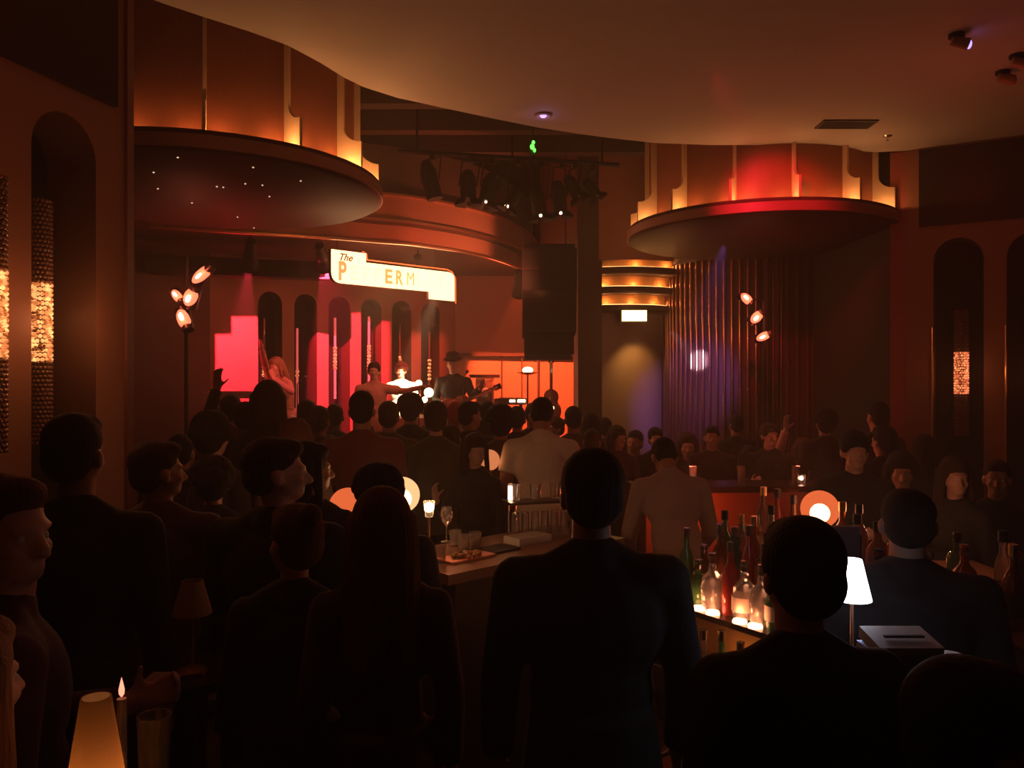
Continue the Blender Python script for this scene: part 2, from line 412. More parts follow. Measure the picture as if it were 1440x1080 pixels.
# ------------------------------------------------------------------ stage canopy mouldings (curved stepped fascia)
tp = [(430, 262), (480, 266), (535, 272), (575, 276), (615, 283), (655, 291), (695, 303), (725, 317), (745, 331), (757, 350)]
fp = []
for x, y in tp:
    d = (4.05 - CAMZ) * F / (540 - y); fp.append(V(((x - 720) / F * d, d, 0)))
fp = [V((-3.6, 8.0, 0))] + fp
def resample(p, n):
    out = []
    for i in range(len(p) - 1):
        p0, p1, p2, p3 = p[max(i - 1, 0)], p[i], p[i + 1], p[min(i + 2, len(p) - 1)]
        for k in range(n):
            t = k / n
            out.append(.5 * ((2 * p1) + (p2 - p0) * t + (2 * p0 - 5 * p1 + 4 * p2 - p3) * t * t + (3 * p1 - p0 - 3 * p2 + p3) * t ** 3))
    return out + [p[-1]]
fc = resample(fp, 5)
def sweep(mb, path, prof):
    "prof: (out, z) ring swept along path; out is towards the room"
    rings = []
    for i, p in enumerate(path):
        d = (path[min(i + 1, len(path) - 1)] - path[max(i - 1, 0)]).normalized(); n = V((d.y, -d.x, 0))
        rings.append([p + n * o + V((0, 0, z)) for o, z in prof])
    k = len(prof)
    vs = [v for r_ in rings for v in r_]; fs = []
    for i in range(len(rings) - 1):
        for j in range(k): fs.append((i * k + j, i * k + (j + 1) % k, (i + 1) * k + (j + 1) % k, (i + 1) * k + j))
    fs += [tuple(range(k)), tuple(range((len(rings) - 1) * k, len(rings) * k))]
    mb._add(vs, fs)
pro = thing('stage_fascia', 'curved stepped fascia with metal edges sweeping above the stage sign', 'fascia', (0, 0, 0))
mb = MB(); sweep(mb, fc, [(0, 3.75), (0, 4.05), (-.05, 4.05), (-.05, 3.75)]); obj('upper_band', mb, M['stagewall'], pro, sm=40)
mb = MB(); sweep(mb, fc, [(-.06, 3.52), (-.06, 3.76), (-.10, 3.76), (-.10, 3.52)]); obj('lower_band', mb, M['stagewall'], pro, sm=40)
mb = MB(); sweep(mb, fc, [(-.05, 4.04), (-.05, 4.6), (-.3, 4.6), (-.3, 4.04)]); obj('top_band', mb, M['dark'], pro, sm=40)
for z in (4.05, 3.76, 3.52):
    mb = MB(); sweep(mb, fc, [(.0, z - .012), (.03, z - .012), (.03, z + .012), (.0, z + .012)] if z > 3.6 else [(-.06, z - .012), (-.03, z - .012), (-.03, z + .012), (-.06, z + .012)])
    obj('edge_strip', mb, M['copper'], pro, sm=40)
# soffit over the stage behind the fascia
sof = MB(); loop = [(p.x - .0, p.y + .02) for p in fc] + [(.45, 13.15), (-.93, 13.19), (-4.06, 10.8), (-5.0, 9.0)]
sof.prism(loop, .05, lambda u, w, t: V((u, w, 3.72 + t)))
struct('ceiling_stage', sof, M['dark'])
struct('trim_beam_left', MB().box((-3.45, 10.2, 3.42), (2.2, .25, .22), Matrix.Rotation(.3, 3, 'Z')), M['black'])

# ------------------------------------------------------------------ inverted tiered column with light coves
K = V((1.47, 11.1, 0))
tc = thing('tiered_column', 'round column with three glowing stacked rings right of the hanging loudspeaker', 'column', (K.x, K.y, 0))
obj('shaft', MB().lathe([(.62, 0), (.62, 2.93)], n=64), mat('column_paint', (.22, .13, .12), .6), tc, sm=35)
obj('shaft_top', MB().lathe([(1.08, 3.50), (1.08, 4.9)], n=64), M['stagewall'], tc, sm=35)
for R, z in ((1.02, 3.33), (.90, 3.10), (.78, 2.88)):
    obj('ring_ledge', MB().lathe([(R - .2, z), (R + .06, z), (R + .08, z + .02), (R + .08, z + .085), (R + .06, z + .085), (R - .2, z + .085)], n=64), M['dark'], tc, sm=35)
    obj('ring_face', MB().lathe([(R - .03, z + .085), (R - .03, z + .225), (.5, z + .225)], n=64), M['amber_panel'], tc, sm=35)
    obj('led_strip', MB().lathe([(R + .018, z + .086), (R + .018, z + .094), (R + .034, z + .094), (R + .034, z + .086)], n=48, a0=PI * 1.2, a1=PI * 1.93), M['warm_strip'], tc)
    for a in (250, 275, 300, 325):
        a = math.radians(a); point((math.cos(a) * (R + .025), math.sin(a) * (R + .025), z + .115), .9, (1, .36, .1), .01, 'cove_light', tc)
struct('trim_pillar_dark', MB().box((.98, 10.2, 2.5), (.30, .22, 5)), mat('olive_pillar', (.07, .05, .022), .6))

# stage platform
struct('floor_stage', MB().prism([(-4.2, 9.2), (1.6, 9.2), (2.0, 13.3), (-.9, 13.3), (-4.2, 10.9)], .6, lambda u, w, t: V((u, w, t))), M['dark'])
ZS = .6

# ------------------------------------------------------------------ sign
A = at(462, 352, 9.2); B = at(636, 372, 10.4)
sx = V((B.x - A.x, B.y - A.y, 0)); SL = sx.length; sx.normalize(); sn = V((sx.y, -sx.x, 0))
def rnd(poly, radii, n=6):
    out = []
    for i, (p, r) in enumerate(zip(poly, radii)):
        p = V((*p, 0)); a = V((*poly[i - 1], 0)); b = V((*poly[(i + 1) % len(poly)], 0))
        if r == 0: out.append((p.x, p.y)); continue
        u = (a - p).normalized() * r; w = (b - p).normalized() * r
        for k in range(n + 1):
            t = k / n; q = (p + u) * (1 - t) ** 2 + p * 2 * t * (1 - t) + (p + w) * t * t; out.append((q.x, q.y))
    return out
z0 = 3.05
hull = [(0, z0 + .055), (1.38, z0 + .055), (1.38, z0 - .04), (SL, z0 - .04), (SL, z0 + .335), (.46, z0 + .335), (.46, z0 + .445), (0, z0 + .445)]
hull = rnd(hull, (.13, 0, 0, 0, .10, 0, 0, 0))
sg = thing('stage_sign', 'glowing cream stepped club sign hanging above the stage', 'sign', (A.x, A.y, z0))
base = V((A.x, A.y, z0))
ST = lambda u, w, t: V((A.x, A.y, 0)) + sx * u + V((0, 0, w)) + sn * t - base
mb = MB(); mb.prism(hull, .05, lambda u, w, t: ST(u, w, t)); obj('sign_box', mb, M['darkmetal'], sg)
def inset(p, k):
    c = V((sum(a for a, b in p) / len(p), sum(b for a, b in p) / len(p))); return [(c.x + (a - c.x) * (1 - k / SL * 2), c.y + (b - c.y) * (1 - k * 2.2 / .49)) for a, b in p]
mb = MB(); mb.prism(inset(hull, .006), .006, lambda u, w, t: ST(u, w, .05 + t)); obj('lit_face', mb, M['sign_cream'], sg)
def text_mesh(s_, size, shear=0):
    c = bpy.data.curves.new('t', 'FONT'); c.body = s_; c.size = size; c.shear = shear; c.extrude = .002; c.offset = size * (0 if s_ in 'MN' or s_ == 'club' else .018 if s_ == 'The' else .035)
    o = bpy.data.objects.new('t', c); COL.objects.link(o); dg = bpy.context.evaluated_depsgraph_get()
    me = bpy.data.meshes.new_from_object(o.evaluated_get(dg)); bpy.data.objects.remove(o); return me
RM = Matrix((sx, V((0, 0, 1)), sn)).transposed().to_4x4()
def put_text(s_, size, u, w, m, name, shear=0, wide=None, nm=None):
    me = text_mesh(s_, size, shear); 
    xs = [v.co.x for v in me.vertices]; k = (wide / (max(xs) - min(xs))) if wide else 1
    me.transform(Matrix.Diagonal((k, 1, 1, 1))); me.name = name
    me.transform(RM); me.transform(Matrix.Translation(ST(u, w, .058)))
    me.materials.clear(); return obj(nm or name, me, m, sg)
put_text('The', .115, .09, z0 + .325, M['sign_brown'], 'lettering_the', .4, nm='script_lettering')
lw_ = (SL - .22) / 10
for i, ch in enumerate('PEPPERMINT'):
    put_text(ch, .235 if i else .30, .09 + i * lw_, z0 + (.115 if i else .10), M['sign_tan'] if ch in 'ERM' and i in (4, 5, 6) else (mat('sign_p', (.6, .4, .2), .5, emit=(1, .5, .16), es=.85) if i == 0 else M['sign_washed']), 'letter', 0, .105 if ch != 'I' else .035, nm='block_letter')
put_text('club', .085, 1.56, z0 - .01, M['sign_washed'], 'lettering_club', .4, nm='script_lettering')
mb = MB(); off = .045
path = [(.46, z0 + .335 + .02), (SL - .08, z0 + .335 + .02), (SL + .0, z0 + .335 - .0), (SL + off, z0 + .25), (SL + off, z0 - .05)]
path = [(.44, z0 + .46), (.49, z0 + .44), (.50, z0 + .37), (SL - .10, z0 + .37), (SL - .02, z0 + .345), (SL + .035, z0 + .27), (SL + .04, z0 - .05)]
mb.tube([ST(u, w, .02) for u, w in path], .008, 8); obj('neon_outline', mb, M['neon'], sg)
for u in (.1, 1.5):
    obj('hanging_cable', MB().cone(ST(u, z0 + .33, .02), ST(u, z0 + .62, .02), .004, .004, 6), M['black'], sg)
sgl = bpy.data.lights.new('sign_glow', 'AREA'); sgl.shape = 'RECTANGLE'; sgl.size = SL; sgl.size_y = .3; sgl.energy = 16; sgl.color = (1, .5, .2)
so = bpy.data.objects.new('sign_glow', sgl); COL.objects.link(so); so.location = base + sx * SL / 2 + sn * .08 + V((0, 0, .17))
so.rotation_euler = sn.to_track_quat('-Z', 'Z').to_euler()

# ------------------------------------------------------------------ bead sconces
def sconce(P, u, zmid, hlit, r, htot, m, label, grp, e, t=.12, col=(1, .35, .12), rows=None, rod=False):
    c = P(u, zmid - htot / 2, t); s = thing('wall_sconce', label, 'wall lamp', c, 0, grp)
    if rod:
        obj('glass_rod', MB().cone((0, 0, 0), (0, 0, htot), r * .55, r * .55, 10), M['pinkrod'] if rod == 'pink' else M['bead_dark'], s, sm=50)
        b = MB(); k = int(hlit / (r * 1.5))
        for i in range(k): b.ell((0, 0, htot / 2 - hlit / 2 + (i + .5) * hlit / k), (r * .95, r * .95, r * .8), 10, 6)
        obj('lit_beads', b, m, s, sm=60)
    else:
        b = MB(); br = .0105; nr = 14
        def ring(z, odd):
            for i in range(nr):
                a = 2 * PI * (i + .5 * odd) / nr; b.ell((r * math.cos(a), r * math.sin(a), z), (br * .98, br * .98, br * .98), 8, 5)
        z = htot / 2 - hlit / 2; k = 0
        while z < htot / 2 + hlit / 2: ring(z, k % 2); z += br * 2.1; k += 1
        obj('lit_beads', b, m, s, sm=60)
        for lo, hi in ((0, htot / 2 - hlit / 2 - br), (htot / 2 + hlit / 2 + br, htot)):
            b = MB(); z = lo; k = 0
            while z < hi: ring(z, k % 2); z += br * 2; k += 1
            obj('unlit_beads', b, M['bead_dark'], s, sm=60)
        obj('core', MB().cone((0, 0, 0), (0, 0, htot), r * .45, r * .45, 12), M['darkmetal'], s)
    for f_ in (.1, .9): obj('wall_bracket', MB().box((0, 0, htot * f_), (r * .8, .02, .05)), M['brass'], s)
    if e: point(tuple(V((0, 0, htot / 2)) - (P(0, 0, 1) - P(0, 0, 0)) * (r + .17)), e, col, .03, 'sconce_light', s)
    return s
g = 'beaded sconces in the wall recesses'
sconce(LP, LC[0] - .02, 2.245, .36, .043, 1.15, M['bead_warm'], 'large glowing beaded sconce in the recess of the left wall', g, 2.0)
sconce(LP, LC[1] + .12, 2.245, .36, .043, 1.15, M['bead_warm'], 'beaded sconce cut off by the left edge of the picture', g, 1.6, t=-.055)
sconce(RP, .432, 2.05, .36, .052, 1.1, M['bead_red'], 'glowing beaded sconce in the recess right of the red pier', g, .7)
sconce(RP, .432 + .553, 2.05, .36, .052, 1.1, M['bead_red'], 'beaded sconce in the far right recess at the picture edge', g, .5)
words_ = ['first', 'second', 'third', 'fourth', 'fifth', 'sixth']
for k in range(6):
    px = (371, 412, 461, 510, 556, 602)[k]; zc = (2.22, 2.1, 2.33, 2.35, 2.24, 2.18)[k]
    kind = (0, 1, 1, 1, 0, 0)[k]
    c = SP(.83 + .526 * k + (-.09, -.13, -.07, -.04, -.03, -.02)[k], 0)
    sconce(SP, .83 + .526 * k + (-.09, -.13, -.07, -.04, -.03, -.02)[k], zc, (.35, .12, .35, .4, .3, .35)[k], (.035, .03, .033, .033, .028, .034)[k], (1.3, 1.3, 1.2, 1.25, 1.3, 1.2)[k],
           M['bead_warm'] if k in (0, 4, 5) else M['bead_red'], 'thin glass rod sconce in the %s stage recess from the left' % words_[k], 'rod sconces behind the stage', .12, t=.0, rod='pink' if kind else 'dark')

# ------------------------------------------------------------------ ceiling things
def on_ceiling(px, py): 
    d = (HC - CAMZ) * F / (540 - py); return V(((px - 720) / F * d, d, HC))
p = on_ceiling(764, 161); t = thing('ceiling_spot', 'small recessed ceiling spot with violet lens near the ceiling edge', 'ceiling lamp', p)
obj('trim_ring', MB().lathe([(.035, -.001), (.05, -.018), (.066, -.012), (.07, 0)], n=24), M['rim'], t, sm=40); obj('lens', MB().ell((0, 0, -.008), (.028, .028, .018), 16, 8), M['violet_lamp'], t)
point((0, 0, -.06), .12, (.6, .4, 1), .02, 'spot_glow', t)
p = on_ceiling(1190, 174); t = thing('ceiling_vent', 'dark slotted air vent in the ceiling above the right canopy', 'vent', p)
obj('vent_frame', MB().box((0, 0, -.006), (.44, .2, .012)), M['vent'], t)
vm = MB()
for i in range(5): vm.box((0, -.07 + i * .035, -.014), (.40, .008, .006))
obj('slats', vm, M['black'], t)
p = on_ceiling(1248, 191); t = thing('sprinkler', 'small metal ceiling sprinkler right of the air vent', 'sprinkler', p)
obj('escutcheon', MB().lathe([(.0, -.012), (.03, -.008), (.038, 0)], n=20), M['chrome'], t, sm=40); obj('nozzle', MB().cone((0, 0, 0), (0, 0, -.04), .008, .012, 10), M['chrome'], t)
def eyeball(px, py, label, lens):
    p = on_ceiling(px, py); t = thing('track_spot', label, 'ceiling lamp', p)
    obj('mount', MB().lathe([(.0, 0), (.045, 0), (.045, -.02), (0, -.02)], n=20), M['black'], t)
    obj('lamp_housing', MB().cone((-.03, .0, -.04), (.06, -.02, -.07), .03, .036, 16), M['rim'], t, sm=40)
    obj('lens', MB().ell((.064, -.021, -.071), (.012, .026, .026), 12, 8), lens, t)
    return t
eyeball(1345, 48, 'small ceiling spot with violet lens near the top right corner', M['violet_lamp'])
eyeball(1410, 100, 'dim reddish ceiling spot close to the right picture edge', M['rim'])
eyeball(1430, 77, 'tiny red glowing ceiling spot at the right picture edge', M['redspark'])
gl = thing('indicator_lamp', 'small green glowing lamp hanging in the dark over the lighting rig', 'lamp', at(750, 205, 8.2))
obj('lens', MB().ell((0, 0, .035), (.016, .016, .02), 10, 8).ell((-.012, 0, -.01), (.022, .02, .028), 10, 8).ell((.012, 0, -.045), (.014, .014, .022), 10, 8), M['green_lamp'], gl)
obj('housing', MB().box((0, .05, 0), (.06, .05, .17)), M['black'], gl); obj('drop_rod', MB().cone((0, .05, .08), (0, .05, 4.9 - gl.location.z), .008, .008, 6), M['black'], gl)

# ------------------------------------------------------------------ lighting rig
pa, pb = at(560, 212, 8.3), at(870, 232, 8.9)
pipe = thing('lighting_pipe', 'black pipe under the upper ceiling carrying the stage lanterns', 'pipe', pa)
obj('pipe', MB().cone((0, 0, 0), pb - pa, .025, .025, 12), M['black'], pipe)
hm = MB()
for f_ in (.08, .5, .92): q = (pb - pa) * f_; hm.cone(q, V((q.x, q.y, 4.95 - pa.z)), .012, .012, 8)
obj('hanger', hm, M['black'], pipe)
def lantern(px, py, L, r, tilt, pan, label, flaps=True, glow=0):
    f_ = (px - 560) / 310; base = pa + (pb - pa) * f_
    t = thing('stage_lantern', label, 'stage light', base, 0, 'stage lanterns on the lighting pipe')
    tgt = at(px, py, base.y) - base                          # centre of the can
    ax = V((math.sin(tilt) * math.cos(pan), math.sin(tilt) * math.sin(pan), -math.cos(tilt)))
    a, b = tgt - ax * L / 2, tgt + ax * L / 2
    obj('can', MB().cone(a, a + ax * L * .25, r * .55, r, 18).cone(a + ax * L * .25, b, r, r, 18), M['black'], t, sm=40)
    side = ax.cross(V((0, 1, 0))).normalized()
    obj('yoke', MB().tube([tgt + side * (r + .01), V((0, 0, -.06)) + side * (r + .01), V((0, 0, -.06)) - side * (r + .01), tgt - side * (r + .01)], .008, 6).box((0, 0, -.03), (.05, .06, .09)), M['black'], t)
    obj('lens', MB().cone(b - ax * .012, b - ax * .006, r * .9, r * .9, 18), M['chrome'] if glow else M['black'], t)
    if flaps:
        u = ax.orthogonal().normalized(); w = ax.cross(u); fm = MB()
        for q in (u, -u, w, -w):
            z_ = ax.cross(q).normalized()
            fm._add([b + q * r + z_ * r * .8, b + q * r - z_ * r * .8, b + q * r * 1.5 - z_ * r * .9 + ax * r * .8, b + q * r * 1.5 + z_ * r * .9 + ax * r * .8], [(0, 1, 2, 3)])
            fm._add([b + q * (r + .006) + z_ * r * .8, b + q * (r + .006) - z_ * r * .8, b + q * (r * 1.5 + .006) - z_ * r * .9 + ax * r * .8, b + q * (r * 1.5 + .006) + z_ * r * .9 + ax * r * .8], [(0, 1, 2, 3)])
        obj('barn_doors', fm, M['black'], t)
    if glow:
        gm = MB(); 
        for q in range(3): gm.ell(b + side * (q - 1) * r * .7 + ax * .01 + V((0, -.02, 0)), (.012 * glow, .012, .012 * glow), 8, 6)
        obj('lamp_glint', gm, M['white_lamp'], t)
    return t
lantern(605, 254, .40, .085, -.25, PI, 'long black lantern hanging at the left end of the lighting pipe', False)
lantern(658, 260, .30, .085, .02, 0, 'black lantern second along the pipe, above the stage sign, pointing straight down')
lantern(688, 264, .30, .085, .22, PI, 'black lantern tilted with bright flap edges, third along the pipe', glow=1.1)
lantern(723, 276, .24, .07, .5, PI, 'small tilted lantern with a glinting lens, fourth along the pipe', glow=1.2)
lantern(757, 283, .30, .08, .15, 0, 'black lantern below the green lamp with a bright spot at its mouth', glow=1.4)
lantern(786, 277, .34, .08, .1, 0, 'black lantern with a bright lower lip, between the green lamp and the last one', glow=1.4)
lantern(805, 262, .26, .07, -.5, PI, 'dark lantern tilted to the right, next to last on the pipe')
lantern(831, 264, .22, .065, -.6, PI, 'small dim lantern at the right end of the lighting pipe')

# hanging loudspeaker array
t = thing('speaker_array', 'tall black loudspeaker array hanging right of the stage', 'loudspeaker', (0, 0, 0))
top = at(772, 352, 9.7)
for i in range(5):
    c = top + V((0, i * .012 * i, -.13 - i * .255)); R = Matrix.Rotation(-.05 * i, 3, 'X')
    sb = obj('speaker_box', MB().box((0, 0, 0), (.64 - (0 if i < 4 else .06), .42, .245), R), M['darker'], t, loc=c)
    obj('grille', MB().box((0, -.215, 0), (.60, .012, .22), R), M['black'], sb)
obj('rigging_frame', MB().box(top + V((0, 0, .03)), (.6, .3, .05)).cone(top + V((-.2, 0, 0)), top + V((-.2, 0, 4.95 - top.z)), .008, .008, 6).cone(top + V((.2, 0, 0)), top + V((.2, 0, 4.95 - top.z)), .008, .008, 6), M['black'], t)

# yellow fixture with its beam
yp = at(892, 444, 10.2)
t = thing('flood_light', 'bright yellow rectangular flood light on the tiered column', 'stage light', yp)
obj('housing', MB().box((0, .06, 0), (.34, .1, .17)), M['darkmetal'], t); obj('lit_face', MB().box((0, -.0, -.0), (.31, .03, .135)), M['yellow_lamp'], t)
obj('bracket', MB().box((0, .14, .05), (.06, .1, .04)), M['darkmetal'], t)

# red lamp clusters on poles
def lamp_tree(px, base_py, d, lamps, label, topz):
    c = at(px, base_py, d); t = thing('lamp_stand', label, 'stage light', (c.x, c.y, 0))
    obj('pole', MB().cone((0, 0, 0), (0, 0, topz), .018, .018, 10), M['black'], t)
    obj('base', MB().lathe([(0, .03), (.2, .02), (.22, 0)], n=24), M['black'], t)
    for (x, y, L, w, ang) in lamps:
        q = at(x, y, d) - V((c.x, c.y, 0)); a = math.radians(ang); ax = V((math.cos(a), -.35, math.sin(a))).normalized()
        l_ = L / F * d * 1.15; r = w / F * d / 2 * 1.3
        h = obj('lamp_head', MB().cone(q - ax * l_ / 2, q + ax * l_ / 2, r, r * .75, 14).cone(V((0, 0, q.z)), q, .009, .009, 6), M['darkmetal'], t, sm=40)
        fr = ax.cross(V((0, 0, 1))).normalized()
        obj('lamp_face', MB().ell(q + V((0, -r * .62, 0)), (l_ * .45, r * .55, r * .86), 14, 8, Matrix.Rotation(-a, 3, 'Y')), M['red_lens'], h, sm=60)
        obj('lamp_core', MB().ell(q + V((0, -r * 1.0, 0)) - ax * l_ * .1, (l_ * .22, r * .35, r * .38), 12, 8, Matrix.Rotation(-a, 3, 'Y')), M['red_core'], h, sm=60)
        point(tuple(q + V((0, -.12, 0))), 1.2, (1, .16, .07), .03, 'lamp_glow', t)
    return t
lamp_tree(262, 500, 7.2, [(287, 386, 36, 14, 40), (271, 418, 27, 17, 62), (251, 417, 21, 11, -50), (261, 450, 30, 16, -66)], 'stand with four glowing red lamps left of the stage under the big canopy', 3.1)
lamp_tree(1075, 500, 7.9, [(1049, 421, 20, 11, -45), (1063, 446, 21, 12, 45), (1073, 473, 22, 10, 25)], 'stand with three glowing red lamps in front of the ribbed wall', 2.75)

# ------------------------------------------------------------------ people
def remesh(mb, voxel, it=4, name='body'):
    me = mb.mesh(name); o = bpy.data.objects.new('tmp', me); COL.objects.link(o)
    r = o.modifiers.new('r', 'REMESH'); r.mode = 'VOXEL'; r.voxel_size = voxel; r.use_smooth_shade = True
    if it:
        s_ = o.modifiers.new('s', 'SMOOTH'); s_.factor = .5; s_.iterations = it
    dg = bpy.context.evaluated_depsgraph_get(); out = bpy.data.meshes.new_from_object(o.evaluated_get(dg)); out.name = name
    bpy.data.objects.remove(o); bpy.data.meshes.remove(me); smooth(out); out.materials.clear(); return out

def hand(b, W, d, n, side, curl=.5, sc=1.):
    "palm with four unequal fingers and a thumb from its side; n = the way the palm looks"
    d = V(d).normalized(); n = V(n); n = (n - d * n.dot(d)).normalized(); t = d.cross(n) * side
    R = Matrix((t, d, n)).transposed()
    b.ell(W + d * .045 * sc, (.040 * sc, .052 * sc, .016 * sc), 14, 10, R)
    b.cap(W - d * .02, W + d * .03, .026 * sc, .024 * sc, 10)
    for off, L in ((.029, .070), (.010, .079), (-.010, .073), (-.028, .058)):
        p = W + d * .085 * sc + t * off * sc; dd = d + t * off * 1.5
        dd.normalize(); L *= sc
        for k, fr in enumerate((.45, .32, .27)):
            q = p + dd * L * fr; b.cap(p, q, .0088 * sc, .0080 * sc, 8); p = q
            ax = d.cross(n); dd = (Matrix.Rotation(curl * (.9 + .25 * k), 3, ax) @ dd)
    p = W + d * .018 * sc + t * .030 * sc; dd = (d * .75 + t * .75 + n * .35).normalized()
    q = p + dd * .045 * sc; b.cap(p, q, .0115 * sc, .010 * sc, 8); dd = (dd + n * curl * .7 - t * curl * .5).normalized(); b.cap(q, q + dd * .032 * sc, .0098 * sc, .0085 * sc, 8)

PROTO = {}
def proto(key, fem=False, armL=None, armR=None, lean=0, yaw=0, pitch=0, roll=0, sleeve='long', voxel=.0085, bulk=1., wide=1., skirt=False, sit=False, stance=.0, curl=.6):
    """arms are (elbow, wrist, hand dir, palm dir) in the upright torso's frame; L is -x"""
    sh = (.165 if fem else .188) * wide
    dflt = lambda s_: ((s_ * (sh + .045), -.02, 1.12), (s_ * (sh + .05), .05, .87), (0, .12, -1), (-s_, 0, 0))
    armL = armL or dflt(-1); armR = armR or dflt(1)
    DZ = -.40 if sit else 0.; LOW = Matrix.Translation((0, 0, DZ))
    piv = V((0, 0, .95)); TU = LOW @ Matrix.Translation(piv) @ Matrix.Rotation(-lean, 4, 'X') @ Matrix.Translation(-piv)
    npv = V((0, 0, 1.49)); TH = TU @ Matrix.Translation(npv) @ Euler((-pitch, roll, yaw), 'XYZ').to_matrix().to_4x4() @ Matrix.Translation(-npv)
    def arms(b, k, sleeves=None):
        for s_, (e, w, hd, pn) in ((-1, armL), (1, armR)):
            S_, E, W = V((s_ * sh, 0, 1.39)), V(e), V(w)
            a0, a1, a2 = ((.045, .036, .026) if fem else (.056, .044, .030))
            if sleeves is None:
                b.cap(S_, E, a0, a1); b.cap(E, W, a1 * .95, a2); hand(b, W, hd, pn, s_ if True else 1, curl, .92 if fem else 1.)
            else:
                b.cap(S_, E if sleeves == 'long' else S_.lerp(E, .62), a0 + k, a1 + k + (.0 if sleeves == 'long' else .012), 14, True, sleeves == 'long')
                if sleeves == 'long': b.cap(E, E.lerp(W, .93), a1 + k, a2 + k + .004, 14, True, False)
    def torso(b, k):
        f = bulk
        if fem:
            b.ell((0, 0, 1.27), (.135 * f + k, .100 * f + k, .17 + k)); b.ell((0, .045, 1.26), (.115 * f + k, .075 + k, .075 + k))
            b.ell((0, 0, 1.09), (.115 * f + k, .090 * f + k, .17 + k)); b.cap((-sh + .04, 0, 1.385), (sh - .04, 0, 1.385), .052 + k, .052 + k)
        else:
            b.ell((0, 0, 1.27), (.165 * wide * f + k, .118 * f + k, .18 + k)); b.ell((0, .005, 1.08), (.145 * f + k, .110 * f + k, .18 + k))
            b.cap((-sh + .045, -.005, 1.385), (sh - .045, -.005, 1.385), .064 + k, .064 + k)
        for s_ in (-1, 1): b.cap((s_ * .10, -.005, 1.415), (s_ * .02, -.01, 1.48), .045 + k, .035 + k * .6)
    B_ = MB(); B_.T = TU
    torso(B_, 0); B_.cap((0, -.01, 1.40), (0, .01, 1.55), .048 if fem else .058, .046 if fem else .054); arms(B_, 0)
    B_.T = None; B_.ell((0, 0, .95 + DZ), (.158 if fem else .150, .115, .125))
    LG = {}
    for s_ in (-1, 1):
        hip, kn, an = V((s_ * .085, 0, .90)), V((s_ * (.095 + stance), .015, .49)), V((s_ * (.10 + stance * 1.6), -.015, .09)); 
        if sit: hip, kn, an = V((s_ * .085, 0, .52)), V((s_ * .12, .42, .52)), V((s_ * .12, .38, .09))
        LG[s_] = (hip, kn, an)
        B_.cap(hip, kn, .083, .056); B_.cap(kn, an, .055, .036); B_.cap(an - V((0, .03, .045)), an + V((s_ * .01, .14, -.058)), .038, .030)
    B_.T = TH
    B_.ell((0, -.012, 1.655), (.074, .094, .092)); B_.ell((0, .030, 1.60), (.060, .062, .086)); B_.ell((0, .055, 1.548), (.036, .034, .026))
    for s_ in (-1, 1):
        B_.cap((s_ * .045, .015, 1.60), (s_ * .018, .062, 1.545), .022, .018)     # jaw
        B_.ell((s_ * .036, .066, 1.598), (.022, .018, .018))                       # cheek
        B_.cap((s_ * .012, .089, 1.645), (s_ * .045, .072, 1.646), .009, .008)    # brow
        B_.ell((s_ * .077, -.005, 1.612), (.010, .020, .031)); B_.ell((s_ * .084, -.012, 1.618), (.006, .016, .024))
    B_.cap((0, .090, 1.632), (0, .112, 1.592), .008, .0135); B_.ell((-.011, .100, 1.588), (.009,) * 3); B_.ell((.011, .100, 1.588), (.009,) * 3)
    B_.cap((-.018, .086, 1.562), (.018, .086, 1.562), .0065, .0065); B_.cap((-.014, .083, 1.552), (.014, .083, 1.552), .0075, .0075)
    B_.T = None
    P = {'body': remesh(B_, voxel, 3), 'TH': TH, 'TU': TU, 'fem': fem, 'legs': LG}
    s_ = MB(); s_.T = TU; torso(s_, .013); arms(s_, .011, sleeve)
    s_.cone((0, -.012, 1.43), (0, -.004, 1.505), .078, .064 if not fem else .058); 
    s_.T = LOW
    s_.cone((0, -.004, .82 if not sit else .90), (0, 0, 1.04), .178 * (bulk if bulk > 1 else 1), .152 * bulk, 20)
    P['shirt'] = remesh(s_, .012, 3, 'shirt')
    t = MB()
    if skirt: t.cone((0, 0, 1.0), (0, 0, .5), .15, .25, 24)
    else:
        t.ell((0, 0, .93 + DZ), (.158, .120, .12))
        for q, (hip, kn, an) in LG.items(): t.cap(hip, kn, .095, .070); t.cap(kn, an, .070, .060, 14, True, False)
    P['trousers'] = remesh(t, .014, 3, 'trousers')
    P['sit'] = sit; PROTO[key] = P; return P

shoe_me = remesh(MB().cap((0, -.045, .045), (0, .16, .035), .046, .040).box((0, .055, .014), (.085, .27, .028)).cone((0, -.03, .04), (0, -.03, .12), .046, .048), .009, 2, 'shoe')
eye_me = smooth(MB().ell((0, 0, 0), (.0115,) * 3, 12, 8).mesh('eye')); eye_me.materials.append(M['eye'])

# arms: (elbow, wrist, hand direction, palm direction)
FOLD = lambda s_, f=0: ((s_ * .24, .03, 1.13), (s_ * .11, .27, 1.16 + f), (-s_ * .5, .6, .3), (-s_ * .7, -.2, .3))
HOLD = lambda s_: ((s_ * .24, .05, 1.12), (s_ * .16, .30, 1.28), (-s_ * .1, .35, 1), (-s_, .1, 0))
UP = lambda s_: ((s_ * .30, .10, 1.60), (s_ * .24, .16, 1.86), (0, .05, 1), (-s_ * .3, 1, 0))
PHN = lambda s_: ((s_ * .22, .20, 1.27), (s_ * .10, .34, 1.52), (-s_ * .15, .05, 1), (-s_ * .4, -1, 0))
OUT = lambda s_: ((s_ * .42, .08, 1.36), (s_ * .64, .12, 1.42), (s_, .1, .15), (0, .2, -1))
BAR = lambda s_: ((s_ * .26, .12, 1.14), (s_ * .22, .38, 1.05), (-s_ * .2, 1, -.25), (0, -.1, -1))
proto('man', False); proto('woman', True)
